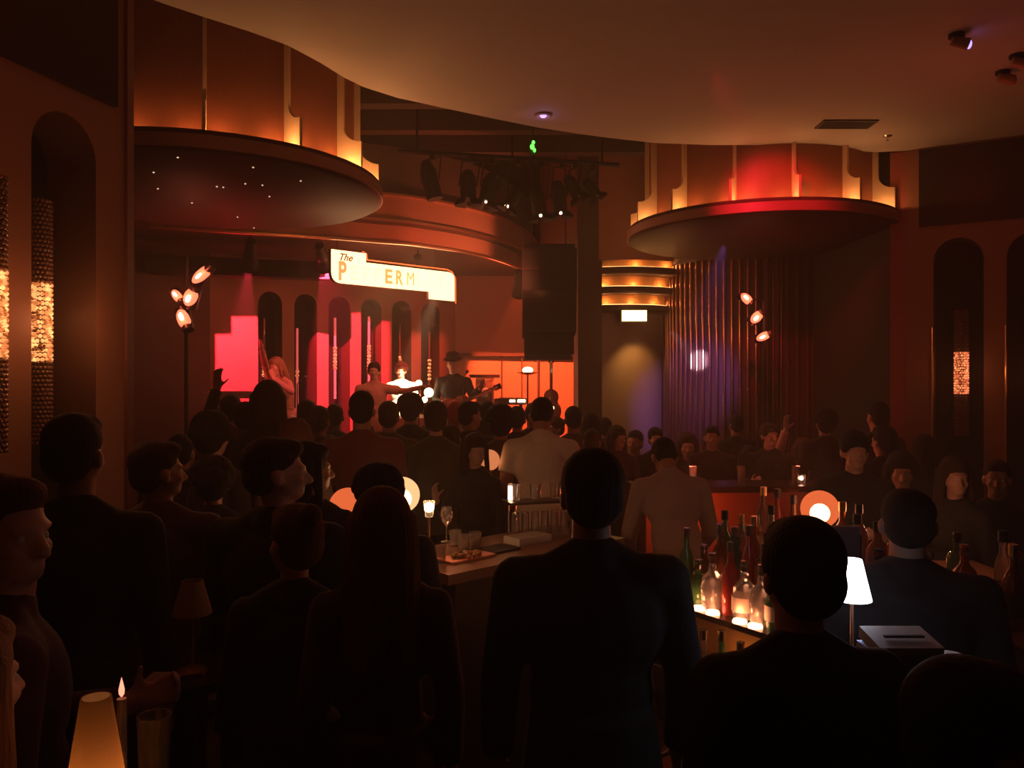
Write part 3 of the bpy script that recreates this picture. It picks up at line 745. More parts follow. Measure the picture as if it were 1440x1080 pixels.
proto('man_fold', False, FOLD(-1), FOLD(1, .05)); proto('woman_fold', True, FOLD(-1), FOLD(1, .05))
proto('man_look_right', False, FOLD(-1), None, yaw=-.9); proto('man_look_left', False, None, FOLD(1), yaw=.8)
proto('woman_look_right', True, HOLD(-1), None, yaw=-.9); proto('woman_look_left', True, None, HOLD(1), yaw=.8)
proto('man_down', False, FOLD(-1, -.05), FOLD(1, -.05), pitch=.5)
proto('sit_woman', True, FOLD(-1), FOLD(1, .05), sit=True); proto('sit_man', False, FOLD(-1), FOLD(1), sit=True); proto('sit_up', True, None, UP(1), sit=True); proto('sit_chin', True, PHN(-1), PHN(1), sit=True)
proto('man_hands', False, FOLD(-1, -.05), FOLD(1, -.05), pitch=.12)
proto('man_wide', False, wide=1.10, bulk=1.12)
proto('woman_up', True, None, UP(1)); proto('man_up', False, UP(-1), None)
proto('woman_phone', True, PHN(-1), PHN(1)); 
proto('bar_lean', False, BAR(-1), BAR(1), lean=.42, pitch=.5, curl=.4)
proto('bar_lean_short', False, FOLD(-1, -.1), BAR(1), lean=.3, pitch=.4, sleeve='short', curl=.7)
proto('singer', True, ((-.30, .10, 1.30), (-.10, .20, 1.50), (.2, 0, 1), (.6, -.6, 0)), ((.28, -.05, 1.62), (.22, .02, 1.88), (.1, 0, 1), (0, 1, 0)), lean=.2, roll=.15, sleeve='long')
proto('player_out', False, OUT(-1), FOLD(1, .15), sleeve='short')
proto('guitarist', False, ((-.27, .05, 1.20), (-.42, .22, 1.30), (-.3, .5, .6), (.3, -.6, .4)), ((.27, -.02, 1.13), (.10, .22, 1.08), (-.8, .2, -.2), (0, -1, .1)), pitch=.3, curl=.8)
proto('drummer', False, ((-.28, .12, 1.20), (-.20, .38, 1.20), (.1, 1, .1), (0, -.1, -1)), ((.30, .14, 1.22), (.26, .36, 1.32), (-.1, 1, .3), (0, -.2, -1)), curl=.9)

# hair, in the head's own upright frame
def hair_short(b, k=0): b.ell((0, -.022, 1.674), (.083 + k, .096 + k, .088 + k)); b.ell((0, -.048, 1.62), (.076 + k, .062 + k, .075 + k)); b.ell((0, .03, 1.715), (.062, .062, .04))
def hair_side(b): 
    hair_short(b, .006)
    for s_ in (-1, 1): b.ell((s_ * .07, -.01, 1.655), (.018, .045, .04))
def hair_curly(b):
    hair_short(b, .012); r = random.Random(5)
    for i in range(70):
        a, c = r.uniform(0, 2 * PI), r.uniform(-.35, 1); q = math.sqrt(1 - min(1, c * c)); y = math.sin(a) * q
        if y > .55 and c < .5: continue
        b.ell((math.cos(a) * q * .092, -.02 + y * .095, 1.665 + c * .095), (.032,) * 3, 8, 6)
def hair_long(b, w=0, L=.42):
    hair_short(b, .008 + w)
    for i in range(9):
        a = PI + .25 + (PI - .5) * i / 8; x, y = math.cos(a) * (.078 + w), math.sin(a) * .075 - .02
        b.cap((x, y, 1.66), (x * 1.15, y - .02, 1.50), .034, .032, 10, True, True); b.cap((x * 1.15, y - .02, 1.50), (x * 1.25, y - .035, 1.66 - L + .03 * math.sin(i * 2.1)), .032, .018, 10)
    for s_ in (-1, 1): b.cap((s_ * .076, .01, 1.67), (s_ * .088, .015, 1.48), .022, .02)
def hair_bob(b): hair_long(b, .004, .24)
def hair_bun(b): hair_short(b, .004); b.ell((0, -.10, 1.73), (.04, .04, .04))
def hair_tail(b): hair_short(b, .003); b.cap((0, -.11, 1.69), (0, -.16, 1.62), .026, .03); b.cap((0, -.16, 1.62), (.01, -.155, 1.42), .03, .014)
HAIR = {}
for k_, fn in dict(short=hair_short, side=hair_side, curly=hair_curly, long=hair_long, bob=hair_bob, bun=hair_bun, tail=hair_tail).items():
    b = MB(); fn(b); HAIR[k_] = remesh(b, .008, 3, 'hair')
b = MB(); hair_short(b, .010); b.ell((0, .10, 1.70), (.07, .07, .012)); CAPM = remesh(b, .008, 2, 'cap')
b = MB(); b.lathe([(.0, 1.80), (.06, 1.80), (.085, 1.78), (.09, 1.70), (.15, 1.695), (.15, 1.703), (.0, 1.71)], (0, -.01, 0), 28); HATM = remesh(b, .008, 1, 'hat')
b = MB(); hair_short(b, .022); b.cap((0, -.06, 1.62), (0, -.07, 1.46), .09, .10); HOODM = remesh(b, .010, 3, 'hood')

def setm(o, m):
    if not o.data.materials: o.data.materials.append(None)
    o.material_slots[0].link = 'OBJECT'; o.material_slots[0].material = m
def person(pose, X, Y, h, face, skin, hair, hc, top, bottom, label, z=0, group=None, hat=None, wide=1.):
    "face: degrees the body is turned from looking away from the camera"
    P = PROTO[pose]; k = h / (1.35 if P['sit'] else 1.75)
    r = thing('person', label, 'person', (X, Y, z), math.radians(face), group); r.scale = (k * wide, k * wide, k)
    o = obj('body', P['body'], None, r); setm(o, SK[skin])
    o = obj('shirt', P['shirt'], None, r); setm(o, CL[top])
    o = obj('trousers', P['trousers'], None, r); setm(o, CL[bottom])
    if hair:
        o = obj('hair', HAIR[hair], None, r); setm(o, HA[hc]); o.matrix_local = P['TH']
    if hat:
        o = obj('hat' if hat != 'hood' else 'hood', {'cap': CAPM, 'hat': HATM, 'hood': HOODM}[hat], None, r); setm(o, CL[hc] if hc in CL else CL['black']); o.matrix_local = P['TH']
    for s_ in (-1, 1):
        an = P['legs'][s_][2]; o = obj('shoe', shoe_me, None, r, loc=(an.x, an.y + .0, 0)); setm(o, CL['black'])
        e = obj('eye', eye_me, M['eye'], r); e.matrix_local = P['TH'] @ Matrix.Translation((s_ * .030, .0715, 1.624))
    return r
PLACED = [(2.48, 7.9), (-2.92, 7.2), (-.86, 4.25), (-.16, 5.7), (-1.02, 2.52)]
def blocked(x, y):
    return (-.84 < x < .85 and 3.65 < y < 5.5) or (.85 < x < 3.12 and 6.2 < y < 7.2) or y > 8.95 or (x > 3.2 and y > 7.25) or (1.5 < x < 2.5 and 2.2 < y < 4.3)
STN = 0
def stool(X, Y, k, z, who):
    t = thing('bar_stool', 'low round stool under the ' + who, 'stool', (X, Y, z), 0, 'stools')
    obj('seat', MB().lathe([(0, .385 * k), (.17, .385 * k), (.18, .41 * k), (.16, .43 * k), (0, .43 * k)], n=28), CL['maroon'], t, sm=40)
    for a in range(4):
        c_, s_ = math.cos(a * PI / 2 + .78), math.sin(a * PI / 2 + .78); obj('leg', MB().cone((c_ * .17, s_ * .17, 0), (c_ * .12, s_ * .12, .385 * k), .013, .013, 8), M['black'], t)
def pp(px, ytop, d, pose, face, skin, hair, hc, top, bottom, label, group=None, z=0, hat=None, wide=1., h=None):
    h0 = h
    for k in range(60):
        dd = d + (k * .06 if k < 42 else -(k - 41) * .06)
        X = (px - 720) / F * dd; hh = CAMZ - z - (ytop - 540) / F * dd
        if z or h0 or d < 3.2 or (not blocked(X, dd) and all((X - a) ** 2 + (dd - b) ** 2 * 1.2 > .49 ** 2 for a, b in PLACED)): break
    if not k or k < 59: d = dd
    else: print('NOFIT', label); X = (px - 720) / F * d; hh = CAMZ - z - (ytop - 540) / F * d
    h = h0 or hh; PLACED.append((X, d)); 0 and print('PL %d %.2f h%.2f %s' % (px, d, h, label))
    if PROTO[pose]['sit']: stool(X, d, h / 1.35, z, ' '.join(label.split()[:9]).rstrip(','))
    return person(pose, X, d, h, face, skin, hair, hc, top, bottom, label, z, group, hat, wide)
G = 'people standing near the camera'
pp(832, 636, 2.3, 'man_wide', 4, 'tan', 'side', 'black', 'black', 'black', 'broad-shouldered man in black with short dark hair, seen from behind at the bar', G, wide=1.04)
pp(388, 618, 2.95, 'man_look_right', -14, 'fair', 'short', 'brown', 'black', 'black', 'man in a black jacket with his head turned right, beside the long-haired women', G, wide=1.12)
pp(537, 690, 2.32, 'woman', 8, 'fair', 'long', 'auburn', 'plum', 'black', 'woman with long auburn hair down her back, left of the broad man in black', G)
pp(533, 660, 3.3, 'man_fold', 0, 'tan', 'curly', 'black', 'charcoal', 'black', 'dark-haired head just beyond the woman with long auburn hair, beside the cream globe', G)
pp(436, 624, 3.5, 'woman_look_right', -5, 'fair', 'long', 'black', 'charcoal', 'black', 'woman with long black hair standing just left of the orange globe lamp', G)
pp(1125, 733, 1.72, 'man', 6, 'fair', 'side', 'black', 'black', 'black', 'man with thick black hair seen from behind, directly left of the white lit lamp', G)
pp(1276, 690, 2.7, 'man_wide', -18, 'tan', 'short', 'black', 'black', 'black', 'bulky dark figure seen from behind, right of the white lit lamp', G, wide=1.15)
pp(1370, 936, 1.42, 'sit_woman', -82, 'tan', 'side', 'black', 'black', 'black', 'seated dark figure in the bottom right corner of the picture', G)
pp(222, 622, 3.25, 'man_look_right', 10, 'tan', 'short', 'brown', 'brown', 'black', 'man in a dull brown shirt, second from the left among the near figures', G, wide=1.05)
pp(106, 584, 2.6, 'man_wide', 0, 'tan', 'short', 'black', 'black', 'black', 'tall man in black in front of the left wall sconce', G)
pp(8, 672, 1.75, 'man_look_right', -55, 'fair', 'short', 'auburn', 'plum', 'black', 'man at the left edge with his face turned towards the stage', G)
pp(-52, 866, 1.32, 'woman', -20, 'fair', 'long', 'blond', 'maroon', 'black', 'woman with long fair hair cut off by the lower left edge of the picture', G, h=1.56)
pp(300, 648, 3.95, 'woman_fold', 10, 'tan', 'curly', 'black', 'black', 'black', 'curly dark-haired person between the brown-shirted man and the man in the black jacket', G)
pp(414, 712, 2.45, 'woman_look_left', 0, 'fair', 'bun', 'auburn', 'charcoal', 'black', 'shorter woman with auburn hair in a bun, right of the man in the black jacket', G)

G = 'concert crowd in front of the stage'
crowd = [
 (299, 585, 4.6, 'woman', -12, 'fair', 'curly', 'black', 'charcoal', 'woman with bushy dark hair below the four red lamps'),
 (254, 612, 4.3, 'man', 10, 'tan', 'short', 'black', 'black', 'dark figure at the far left of the crowd, under the left drum canopy'),
 (325, 556, 6.6, 'man', 4, 'tan', 'short', 'black', 'maroon', 'short-haired crowd member in front of the red keyboard table'),
 (346, 566, 6.2, 'man_up', 8, 'tan', 'short', 'black', 'black', 'crowd member raising the left hand in front of the pink lit wall panels'),
 (379, 538, 5.4, 'woman', 0, 'tan', 'long', 'brown', 'charcoal', 'tall woman with loose dark hair in front of the singer'),
 (412, 592, 4.4, 'woman_look_left', 6, 'fair', 'bob', 'auburn', 'grey', 'woman with a chin-length bob lit dull brown, left of the man in maroon'),
 (432, 563, 7.2, 'man', 0, 'tan', 'short', 'black', 'black', 'dark head right below the second stage recess'),
 (449, 572, 6.6, 'woman_fold', -6, 'fair', 'tail', 'brown', 'plum', 'woman with a ponytail between the singer and the drum kit'),
 (471, 569, 7.0, 'man_fold', 5, 'deep', 'short', 'black', 'charcoal', 'dark head below the third stage recess'),
 (509, 551, 5.6, 'man_wide', 4, 'tan', 'short', 'black', 'maroon', 'tall man in a maroon shirt, his head silhouetted under the fourth stage recess'),
 (514, 598, 5.0, 'man', -4, 'tan', 'short', 'black', 'maroon', 'shorter dark-haired man in front of the tall man in maroon'),
 (547, 566, 6.8, 'man', 0, 'fair', 'side', 'brown', 'brown', 'dark head below the left edge of the glowing drummer'),
 (577, 557, 5.4, 'man_fold', 0, 'fair', 'curly', 'brown', 'charcoal', 'person with a big rounded head of hair in front of the drummer'),
 (613, 566, 5.1, 'woman', 4, 'fair', 'side', 'brown', 'olive', 'woman with brown hair just left of the magenta-lit person in the red cap'),
 (641, 566, 7.2, 'man', 0, 'fair', None, 'red', 'pink', 'person with a magenta-lit head, shown as a red cap, below the guitarist'),  # magenta light on the head put into the cap colour
 (661, 565, 7.0, 'man_look_right', 0, 'tan', 'short', 'black', 'black', 'dark head directly in front of the framed cabinet'),
 (684, 566, 7.3, 'woman', 0, 'tan', 'bob', 'black', 'charcoal', 'dark bob-haired head right of the framed cabinet'),
 (634, 598, 6.35, 'woman_fold', 10, 'fair', 'tail', 'brown', 'grey', 'person with a pale collar, in front of the magenta-lit person'),
 (669, 612, 5.6, 'woman_look_left', 150, 'fair', 'bob', 'brown', 'charcoal', 'pink-lit face turned back to the room, above the small dim globe'),
 (704, 574, 5.9, 'man_wide', 0, 'tan', 'curly', 'black', 'brown', 'large dark curly head in front of the stage keyboard'),
 (727, 572, 7.6, 'woman', 0, 'tan', 'short', 'black', 'black', 'small dark head right below the stage keyboard'),
 (749, 567, 7.9, 'man', 8, 'tan', 'short', 'black', 'charcoal', 'dark head just beyond the head of the bartender in the pale shirt'),
 (781, 588, 7.6, 'man_look_right', 170, 'fair', 'side', 'brown', 'red', 'person in bright red near the small stage lamp'),
 (806, 572, 7.4, 'man', 0, 'tan', 'short', 'black', 'brown', 'dark head below the hanging loudspeaker, right of the person in red'),
 (829, 580, 8.2, 'woman', 10, 'tan', 'long', 'black', 'charcoal', 'long-haired dark figure below the olive pillar'),
 (851, 588, 7.8, 'man', -8, 'tan', 'short', 'black', 'black', 'dark crowd member right of the olive pillar foot'),
 (869, 600, 7.6, 'woman_look_left', 160, 'fair', 'bob', 'brown', 'plum', 'red-cheeked face below the tiered column'),
 (893, 606, 8.4, 'sit_man', 150, 'tan', 'short', 'black', 'charcoal', 'dim figure below the yellow flood light'),
 (352, 590, 5.9, 'woman', 0, 'tan', 'side', 'black', 'plum', 'short dark hair left of the tall loose-haired woman, farther back'),
 (463, 596, 5.8, 'woman', -4, 'tan', 'long', 'brown', 'charcoal', 'long brown-haired figure left of the tall man in maroon'),
 (600, 598, 5.6, 'man', 0, 'tan', 'short', 'black', 'olive', 'dark figure left of the person with the pale collar'),
 (686, 592, 6.6, 'man', 0, 'tan', 'curly', 'black', 'charcoal', 'dark curly figure right of the pink-lit face'),
 (832, 604, 7.3, 'man_fold', -4, 'tan', 'short', 'brown', 'charcoal', 'figure just above the head of the broad man in black'),
]
for px, y, d, pose, fc_, sk, hr, hc, top, lab in crowd:
    pp(px, y, d, pose, fc_, sk, hr, hc, top, 'black', lab, G, hat='cap' if hr is None else None)
G = 'guests on the far side of the bar'
for px, y, d, pose, fc_, sk, hr, hc, top, lab in [
 (922, 602, 7.7, 'woman', 178, 'fair', 'side', 'black', 'black', 'guest facing the room with a narrow red-lit face, left of the white-shirted bartender'),
 (967, 610, 7.9, 'sit_woman', 172, 'fair', 'long', 'brown', 'charcoal', 'guest with a red-lit long face just right of the bartender in white'),
 (985, 652, 7.68, 'sit_woman', 190, 'tan', 'tail', 'brown', 'plum', 'small guest low behind the glowing red bar panel'),
 (1001, 600, 8.1, 'man', 165, 'tan', 'short', 'black', 'charcoal', 'dim guest in front of the foot of the ribbed wall'),
 (1035, 584, 7.6, 'man_fold', 12, 'tan', 'short', 'black', 'black', 'tall dark guest with the back turned, middle of the far bar side'),
 (1054, 628, 7.7, 'sit_chin', 186, 'tan', 'long', 'black', 'plum', 'guest with both hands at the chin behind the red bar panel'),
 (1082, 596, 7.5, 'man_look_left', 150, 'fair', 'side', 'brown', 'black', 'red-faced guest right of the tall dark guest'),
 (1131, 618, 7.85, 'sit_up', 182, 'fair', 'bob', 'auburn', 'pink', 'woman in a dull pink top with a raised arm, left of the black-shirted man'),
 (1160, 578, 7.95, 'man', 0, 'tan', 'curly', 'black', 'black', 'dark curly head against the curtain'),
 (1234, 566, 6.95, 'man', 10, 'tan', 'short', 'black', 'black', 'dark head just left of the red pier'),
]:
    pp(px, y, d, pose, fc_, sk, hr, hc, top, 'black', lab, G)
G = 'people right of the bar'
pp(1201, 608, 4.9, 'man_hands', 174, 'fair', 'side', 'black', 'black', 'black', 'man in black facing the room, hands joined, right of the bright orange globe', G)
pp(1268, 638, 5.6, 'sit_woman', 158, 'fair', 'bob', 'black', 'black', 'black', 'small pale face right of the man with joined hands', G)
pp(1344, 644, 4.4, 'woman_look_left', 120, 'fair', 'long', 'brown', 'black', 'black', 'woman in half profile below the right wall sconce', G)
pp(1402, 648, 4.5, 'man_fold', 150, 'tan', 'short', 'brown', 'black', 'black', 'dim man at the far right, beside the woman in half profile', G)
pp(1242, 600, 6.6, 'man', 20, 'tan', 'side', 'black', 'black', 'black', 'dark figure behind the small pale face', G)
pp(1300, 612, 6.4, 'woman', -20, 'tan', 'long', 'black', 'charcoal', 'black', 'long-haired dark figure at the foot of the red pier', G)
# bartenders
pp(954, 628, 4.75, 'bar_lean', 4, 'tan', 'short', 'black', 'shirtwhite', 'black', 'bartender in a white long-sleeved shirt bending over left of the bottle display', 'bartenders', h=1.70)
pp(760, 574, 5.6, 'bar_lean_short', -4, 'tan', 'short', 'black', 'cream', 'black', 'bartender in a pale bright shirt, back turned, behind the upside-down glasses', 'bartenders', h=1.90)
# performers
ga = pp(400, 496, 11.0, 'singer', 150, 'fair', 'long', 'blond', 'pink', 'cream', 'singer in pale clothes with one arm raised at the left of the stage', 'performers on stage', z=ZS, h=1.72)
pp(526, 506, 10.0, 'player_out', 185, 'fair', 'side', 'brown', 'pink', 'maroon', 'performer stretching an arm sideways below the fourth stage recess', 'performers on stage', z=ZS, h=1.62)
pp(564, 506, 12.15, 'drummer', 180, 'fair', 'curly', 'auburn', 'white', 'grey', 'drummer in a glowing white shirt behind the drum kit', 'performers on stage', z=ZS, h=1.66)
pp(638, 494, 10.9, 'guitarist', 170, 'fair', None, 'black', 'black', 'black', 'guitarist in black with a brimmed hat at centre stage', 'performers on stage', z=ZS, hat='hat', h=1.74)

# ------------------------------------------------------------------ bars
def slab(mb, poly, z, h): mb.prism(poly, h, lambda u, w, t: V((u, w, z + t))); return mb
def counter(name, label, poly, z, m, panel, inset_=.05, th=.05):
    t = thing(name, label, 'bar counter', (poly[0][0], poly[0][1], 0)); L = [(a - poly[0][0], b - poly[0][1]) for a, b in poly]
    c = V((sum(a for a, b in L) / len(L), sum(b for a, b in L) / len(L)))
    obj('countertop', slab(MB(), L, z - th, th), m, t)
    obj('front_panel', slab(MB(), [(a + (c.x - a) * .1, b + (c.y - b) * .1) for a, b in L], .0, z - th), panel, t); return t
counter('bar_counter', 'wooden bar counter crowded with glassware left of the broad man in black', [(-.66, 4.24), (-.30, 3.78), (.66, 4.70), (.26, 5.16)], 1.05, M['counter'], M['dark'])
counter('bar_counter', 'long counter with glowing red-brown panel on the far side of the bar', [(.98, 6.45), (3.0, 6.57), (3.0, 6.99), (.98, 6.9)], 1.12, M['counter_dark'], M['panel_red'])
counter('bar_counter', 'dim brown counter at the right picture edge', [(1.83, 2.4), (2.35, 2.4), (2.35, 4.1), (1.83, 4.1)], 1.05, M['counter'], M['dark'])
counter('service_station', 'small dark service counter under the white lit table lamp', [(.80, 1.98), (1.22, 1.98), (1.22, 2.36), (.80, 2.36)], 1.05, M['counter_dark'], M['darker'])
counter('work_counter', 'low steel work counter behind the wooden bar counter', [(-.1, 3.35), (.55, 3.2), (.62, 3.62), (-.02, 3.72)], .88, M['chrome'], M['dark'])

# bottle display
PA = V((.72, 3.70, 0)); E1 = V((.545, -.839, 0)); E2 = V((.839, .545, 0))
ds = thing('bottle_display', 'stepped back-bar shelf crowded with bottles over an amber panel', 'shelf', PA)
DT = lambda u, w, z: E1 * u + E2 * w + V((0, 0, z))
def dbox(mb, u0, u1, w0, w1, z0, z1):
    mb._add([DT(u, w, z) for u in (u0, u1) for w in (w0, w1) for z in (z0, z1)], [(0, 1, 3, 2), (4, 6, 7, 5), (0, 4, 5, 1), (2, 3, 7, 6), (0, 2, 6, 4), (1, 5, 7, 3)]); return mb
obj('shelf_body', dbox(MB(), 0, .86, .05, .70, 0, .93), M['dark'], ds)
for k in range(5): obj('step', dbox(MB(), -.02, .88, -.0 + .13 * k if k else -.03, .13 + .13 * k if k < 4 else .72, .93, .955 + .038 * k), M['counter_dark'], ds)
obj('amber_panel', dbox(MB(), .0, .86, .035, .05, .35, .925), M['amber_panel'], ds)
obj('speed_rail', dbox(dbox(dbox(MB(), .02, .84, -.13, .035, .58, .595), .02, .84, -.135, -.128, .58, .70), .02, .84, -.02, .0, .58, .6), M['chrome'], ds)

BP = {  # lathe profiles (r, z)
 'tall': [(0, 0), (.036, 0), (.038, .01), (.038, .17), (.030, .20), (.015, .225), (.013, .29), (.016, .292), (.016, .30), (0, .30)],
 'round': [(0, 0), (.046, 0), (.050, .02), (.052, .09), (.044, .14), (.018, .17), (.014, .22), (.017, .222), (.017, .235), (0, .235)],
 'square': [(0, 0), (.042, 0), (.042, .16), (.036, .175), (.016, .19), (.014, .24), (.017, .242), (.017, .255), (0, .255)],
 'slim': [(0, 0), (.030, 0), (.031, .01), (.031, .20), (.014, .25), (.012, .31), (.015, .312), (.015, .32), (0, .32)],
 'squat': [(0, 0), (.050, 0), (.054, .03), (.050, .09), (.030, .12), (.016, .135), (.015, .18), (.018, .182), (.018, .19), (0, .19)]}
BM = {k: smooth(MB().lathe(p, n=20).mesh('bottle'), 40) for k, p in BP.items()}
CM = {k: smooth(MB().cone((0, 0, p[-2][1] - .03), (0, 0, p[-2][1] + .012), .0165, .0165, 14).mesh('cap'), 40) for k, p in BP.items()}
LM = {k: smooth(MB().lathe([(max(r for r, z in p) + .0012, p[-2][1] * .16), (max(r for r, z in p) + .0012, p[-2][1] * .42)], n=20).mesh('paper_label'), 60) for k, p in BP.items()}
for d_ in (BM, CM, LM):
    for me in d_.values(): me.materials.append(None)
GLS = dict(clear='glass_clear', green='glass_green', brown='glass_brown', amber='liquor', red='redliquor')
SHAPEW = dict(tall='tall-shouldered', round='round-bodied', square='straight-sided', slim='slim long-necked', squat='squat')
def bottle(shape, colr, loc, label, grp, pour=False, paper=True):
    o = obj('bottle', BM[shape], None, None, loc=loc); o.material_slots[0].link = 'OBJECT'; o.material_slots[0].material = M[GLS[colr]]
    tag(o, label, 'bottle', grp); o.rotation_euler.z = random.uniform(0, 6)
    c = obj('pour_spout' if pour else 'bottle_cap', CM[shape], None, o); c.material_slots[0].link = 'OBJECT'; c.material_slots[0].material = M['chrome'] if pour else random.choice([M['black'], M['brass'], M['darkmetal']])
    if paper:
        c = obj('paper_label', LM[shape], None, o); c.material_slots[0].link = 'OBJECT'; c.material_slots[0].material = random.choice([M['plabel'], M['plabel'], M['blabel']])
    return o
ORD = ['first', 'second', 'third', 'fourth', 'fifth', 'sixth', 'seventh', 'eighth', 'ninth', 'tenth']
ROW = ['front row', 'second row', 'third row', 'fourth row', 'back row']
rr_ = random.Random(11)
for k in range(5):
    for i in range(10):
        sh_ = rr_.choice(list(BP)); cl_ = rr_.choice(['clear', 'clear', 'clear', 'green', 'brown', 'amber', 'red', 'amber', 'green'])
        if i > 7 and k < 2: continue
        u = .04 + i * .088 + rr_.uniform(-.006, .006); w = (.065, .195, .325, .455, .60)[k] + rr_.uniform(-.01, .01)
        bottle(sh_, cl_, PA + DT(u, w, .955 + .038 * k), '%s %s glass bottle, %s of the %s from the left on the display' % (SHAPEW[sh_], cl_, ORD[i], ROW[k]), 'bottles on the stepped display', k < 2, rr_.random() < .45)
for i in range(8):
    sh_ = rr_.choice(['tall', 'slim', 'square']); cl_ = rr_.choice(['clear', 'green', 'brown', 'amber'])
    bottle(sh_, cl_, PA + DT(.09 + i * .10, -.075, .595), '%s %s bottle, %s from the left in the rail below the display' % (SHAPEW[sh_], cl_, ORD[i]), 'bottles in the speed rail', True)
# puck lights under the front bottles
for i, u in enumerate((.02, .19, .27, .42, .50)):
    o = obj('puck_light', MB().lathe([(0, .014), (.026, .014), (.03, .008), (.03, 0)], n=20), M['bottle_glow'], ds, sm=50); o.location = DT(u, .0, .956)
    point(tuple(DT(u, -.012, 1.0)), .30, (1, .33, .13), .012, 'puck_glow', ds)

# glasses
def glass_thing(kind, loc, label, grp, h, r, flip=False, m=None):
    pr = [(r * .82, 0), (r, h), (r - .0025, h), (r * .82 - .003, .008), (0, .008)]
    if flip: pr = [(a, h - b) for a, b in pr]
    pr = [(0, pr[0][1])] + pr
    return tag(obj(kind, MB().lathe(pr, n=20), m or M['glass_clear'], None, sm=40, loc=loc), label, 'glass', grp)
shf = thing('glass_shelf', 'raised bar shelf with upturned glasses in front of the bartender in the pale shirt', 'shelf', (.02, 4.95, 1.05))
shf.location = (.0, 4.62, 1.05)
q1 = V((.02, .12, 0)); 
obj('shelf_board', MB().box((.20, .14, .21), (.50, .16, .015), Matrix.Rotation(.35, 3, 'Z')), M['darkmetal'], shf)
for a, b in ((-.02, .0), (.02, .12), (.40, .16), (.36, .28)): obj('shelf_leg', MB().cone((a, b, 0), (a, b, .205), .006, .006, 8), M['chrome'], shf)
for i in range(7):
    a = .0 + i * .058; x, y = a, 4.66 + a * .36
    glass_thing('highball_glass', (x + .02, y + .02, 1.052), 'upturned tall glass under the raised shelf, %s from the left' % ORD[i], 'upturned glasses on the bar', .15, .026, True)
for i in range(3):
    glass_thing('tumbler', (.02 + i * .12, 4.72 + i * .045, 1.27), 'short tumbler on the raised bar shelf, %s from the left' % ORD[i], 'tumblers on the raised shelf', .09, .035)
t = thing('candle_jar', 'tall thin lit glass tube on the raised shelf before the bartender in the pale shirt', 'candle', (-.01, 4.70, 1.268))
obj('jar', MB().lathe([(0, 0), (.014, 0), (.014, .10), (.012, .10)], n=16), M['glass_clear'], t, sm=40); obj('wax', MB().cone((0, 0, .004), (0, 0, .085), .009, .009, 12), M['white_lamp'], t, sm=40)
# things on the wooden counter
def on_counter(px, py, z=1.05):
    d = (CAMZ - z) * F / (py - 540); return V(((px - 720) / F * d, d, z))
t = thing('votive_lamp', 'small bright votive lamp on a stem right of the cream globe', 'lamp', (-.425, 4.12, 1.05))
obj('stem', MB().lathe([(0, 0), (.035, 0), (.035, .006), (.006, .015), (.006, .22), (.0, .22)], n=16), M['brass'], t, sm=40)
obj('glass_cup', MB().lathe([(0, .215), (.02, .22), (.03, .30), (.028, .30)], n=16), M['glass_clear'], t, sm=40)
obj('flame', MB().ell((0, 0, .27), (.020, .020, .026), 12, 8), M['bulb'], t, sm=60)
point((0, 0, .33), 1.4, (1, .42, .16), .02, 'votive_glow', t)
for i, (px, py, kind, lab) in enumerate([(640, 745, 'tumbler', 'tumbler glinting between the votive lamp and the bar mat'), (652, 752, 'tumbler', 'tumbler beside the glinting one on the wooden counter'),
        (668, 748, 'tumbler', 'tumbler at the far edge of the wooden counter, nearest the raised shelf'), (618, 768, 'tumbler', 'tumbler on the near left end of the wooden counter'),
        (628, 740, 'wine_glass', 'stemmed wine glass behind the votive lamp')]):
    p = on_counter(px, py + 22)
    if kind == 'tumbler': glass_thing('tumbler', p, lab, 'glasses on the wooden counter', .085, .036)
    else: tag(obj('wine_glass', MB().lathe([(0, 0), (.032, .002), (.004, .01), (.004, .09), (.03, .12), (.036, .16), (.028, .20), (.027, .20)], n=20), M['glass_clear'], None, sm=50, loc=p), lab, 'glass', 'glasses on the wooden counter')
t = thing('bar_mat', 'dark rubber bar mat on the wooden counter', 'mat', on_counter(690, 775)); obj('mat', MB().box((0, 0, .005), (.30, .16, .01), Matrix.Rotation(.78, 3, 'Z')), M['black'], t)
t = thing('napkin_stack', 'pale stack of folded napkins at the right end of the wooden counter', 'napkins', on_counter(742, 762)); obj('napkins', MB().box((0, 0, .02), (.24, .14, .04), Matrix.Rotation(.7, 3, 'Z')), M['paper'], t)
t = thing('garnish_tray', 'shallow reddish garnish tray on the wooden counter', 'tray', on_counter(655, 785)); gb = MB()
obj('tray', gb.box((0, 0, .006), (.3, .14, .012), Matrix.Rotation(.78, 3, 'Z')), M['copper'], t)
fr = MB()
for i in range(16): fr.ell((random.uniform(-.07, .07), random.uniform(-.07, .07), .022), (.014, .014, .012), 8, 6)
o = obj('garnish', fr, mat('garnish', (.45, .22, .08), .6), t); o['kind'] = 'stuff'
p = V((-.06 + .16, 3.45, .88)); glass_thing('tumbler', p, 'tumbler with a bright rim on the steel work counter, left one', 'tumblers on the work counter', .10, .04)
glass_thing('tumbler', p + V((.09, .06, 0)), 'tumbler on the steel work counter beside the shoulder of the broad man', 'tumblers on the work counter', .10, .04)
for i in range(4):
    p = V((1.84 + .06 * (i % 2), 2.95 + .16 * i, 1.05)); bottle(['tall', 'slim', 'round', 'square'][i], ['brown', 'clear', 'amber', 'green'][i], p, ['tall brown', 'slim clear', 'round amber', 'straight-sided green'][i] + ' glass bottle on the dim counter at the right edge', 'bottles on the right counter')
for i, x in enumerate((1.5, 1.9, 2.35, 2.8)):
    glass_thing('highball_glass', (x, 6.66, 1.12), 'tall glass on the far counter with the red panel, %s from the left' % ORD[i], 'glasses on the far counter', .15, .032)

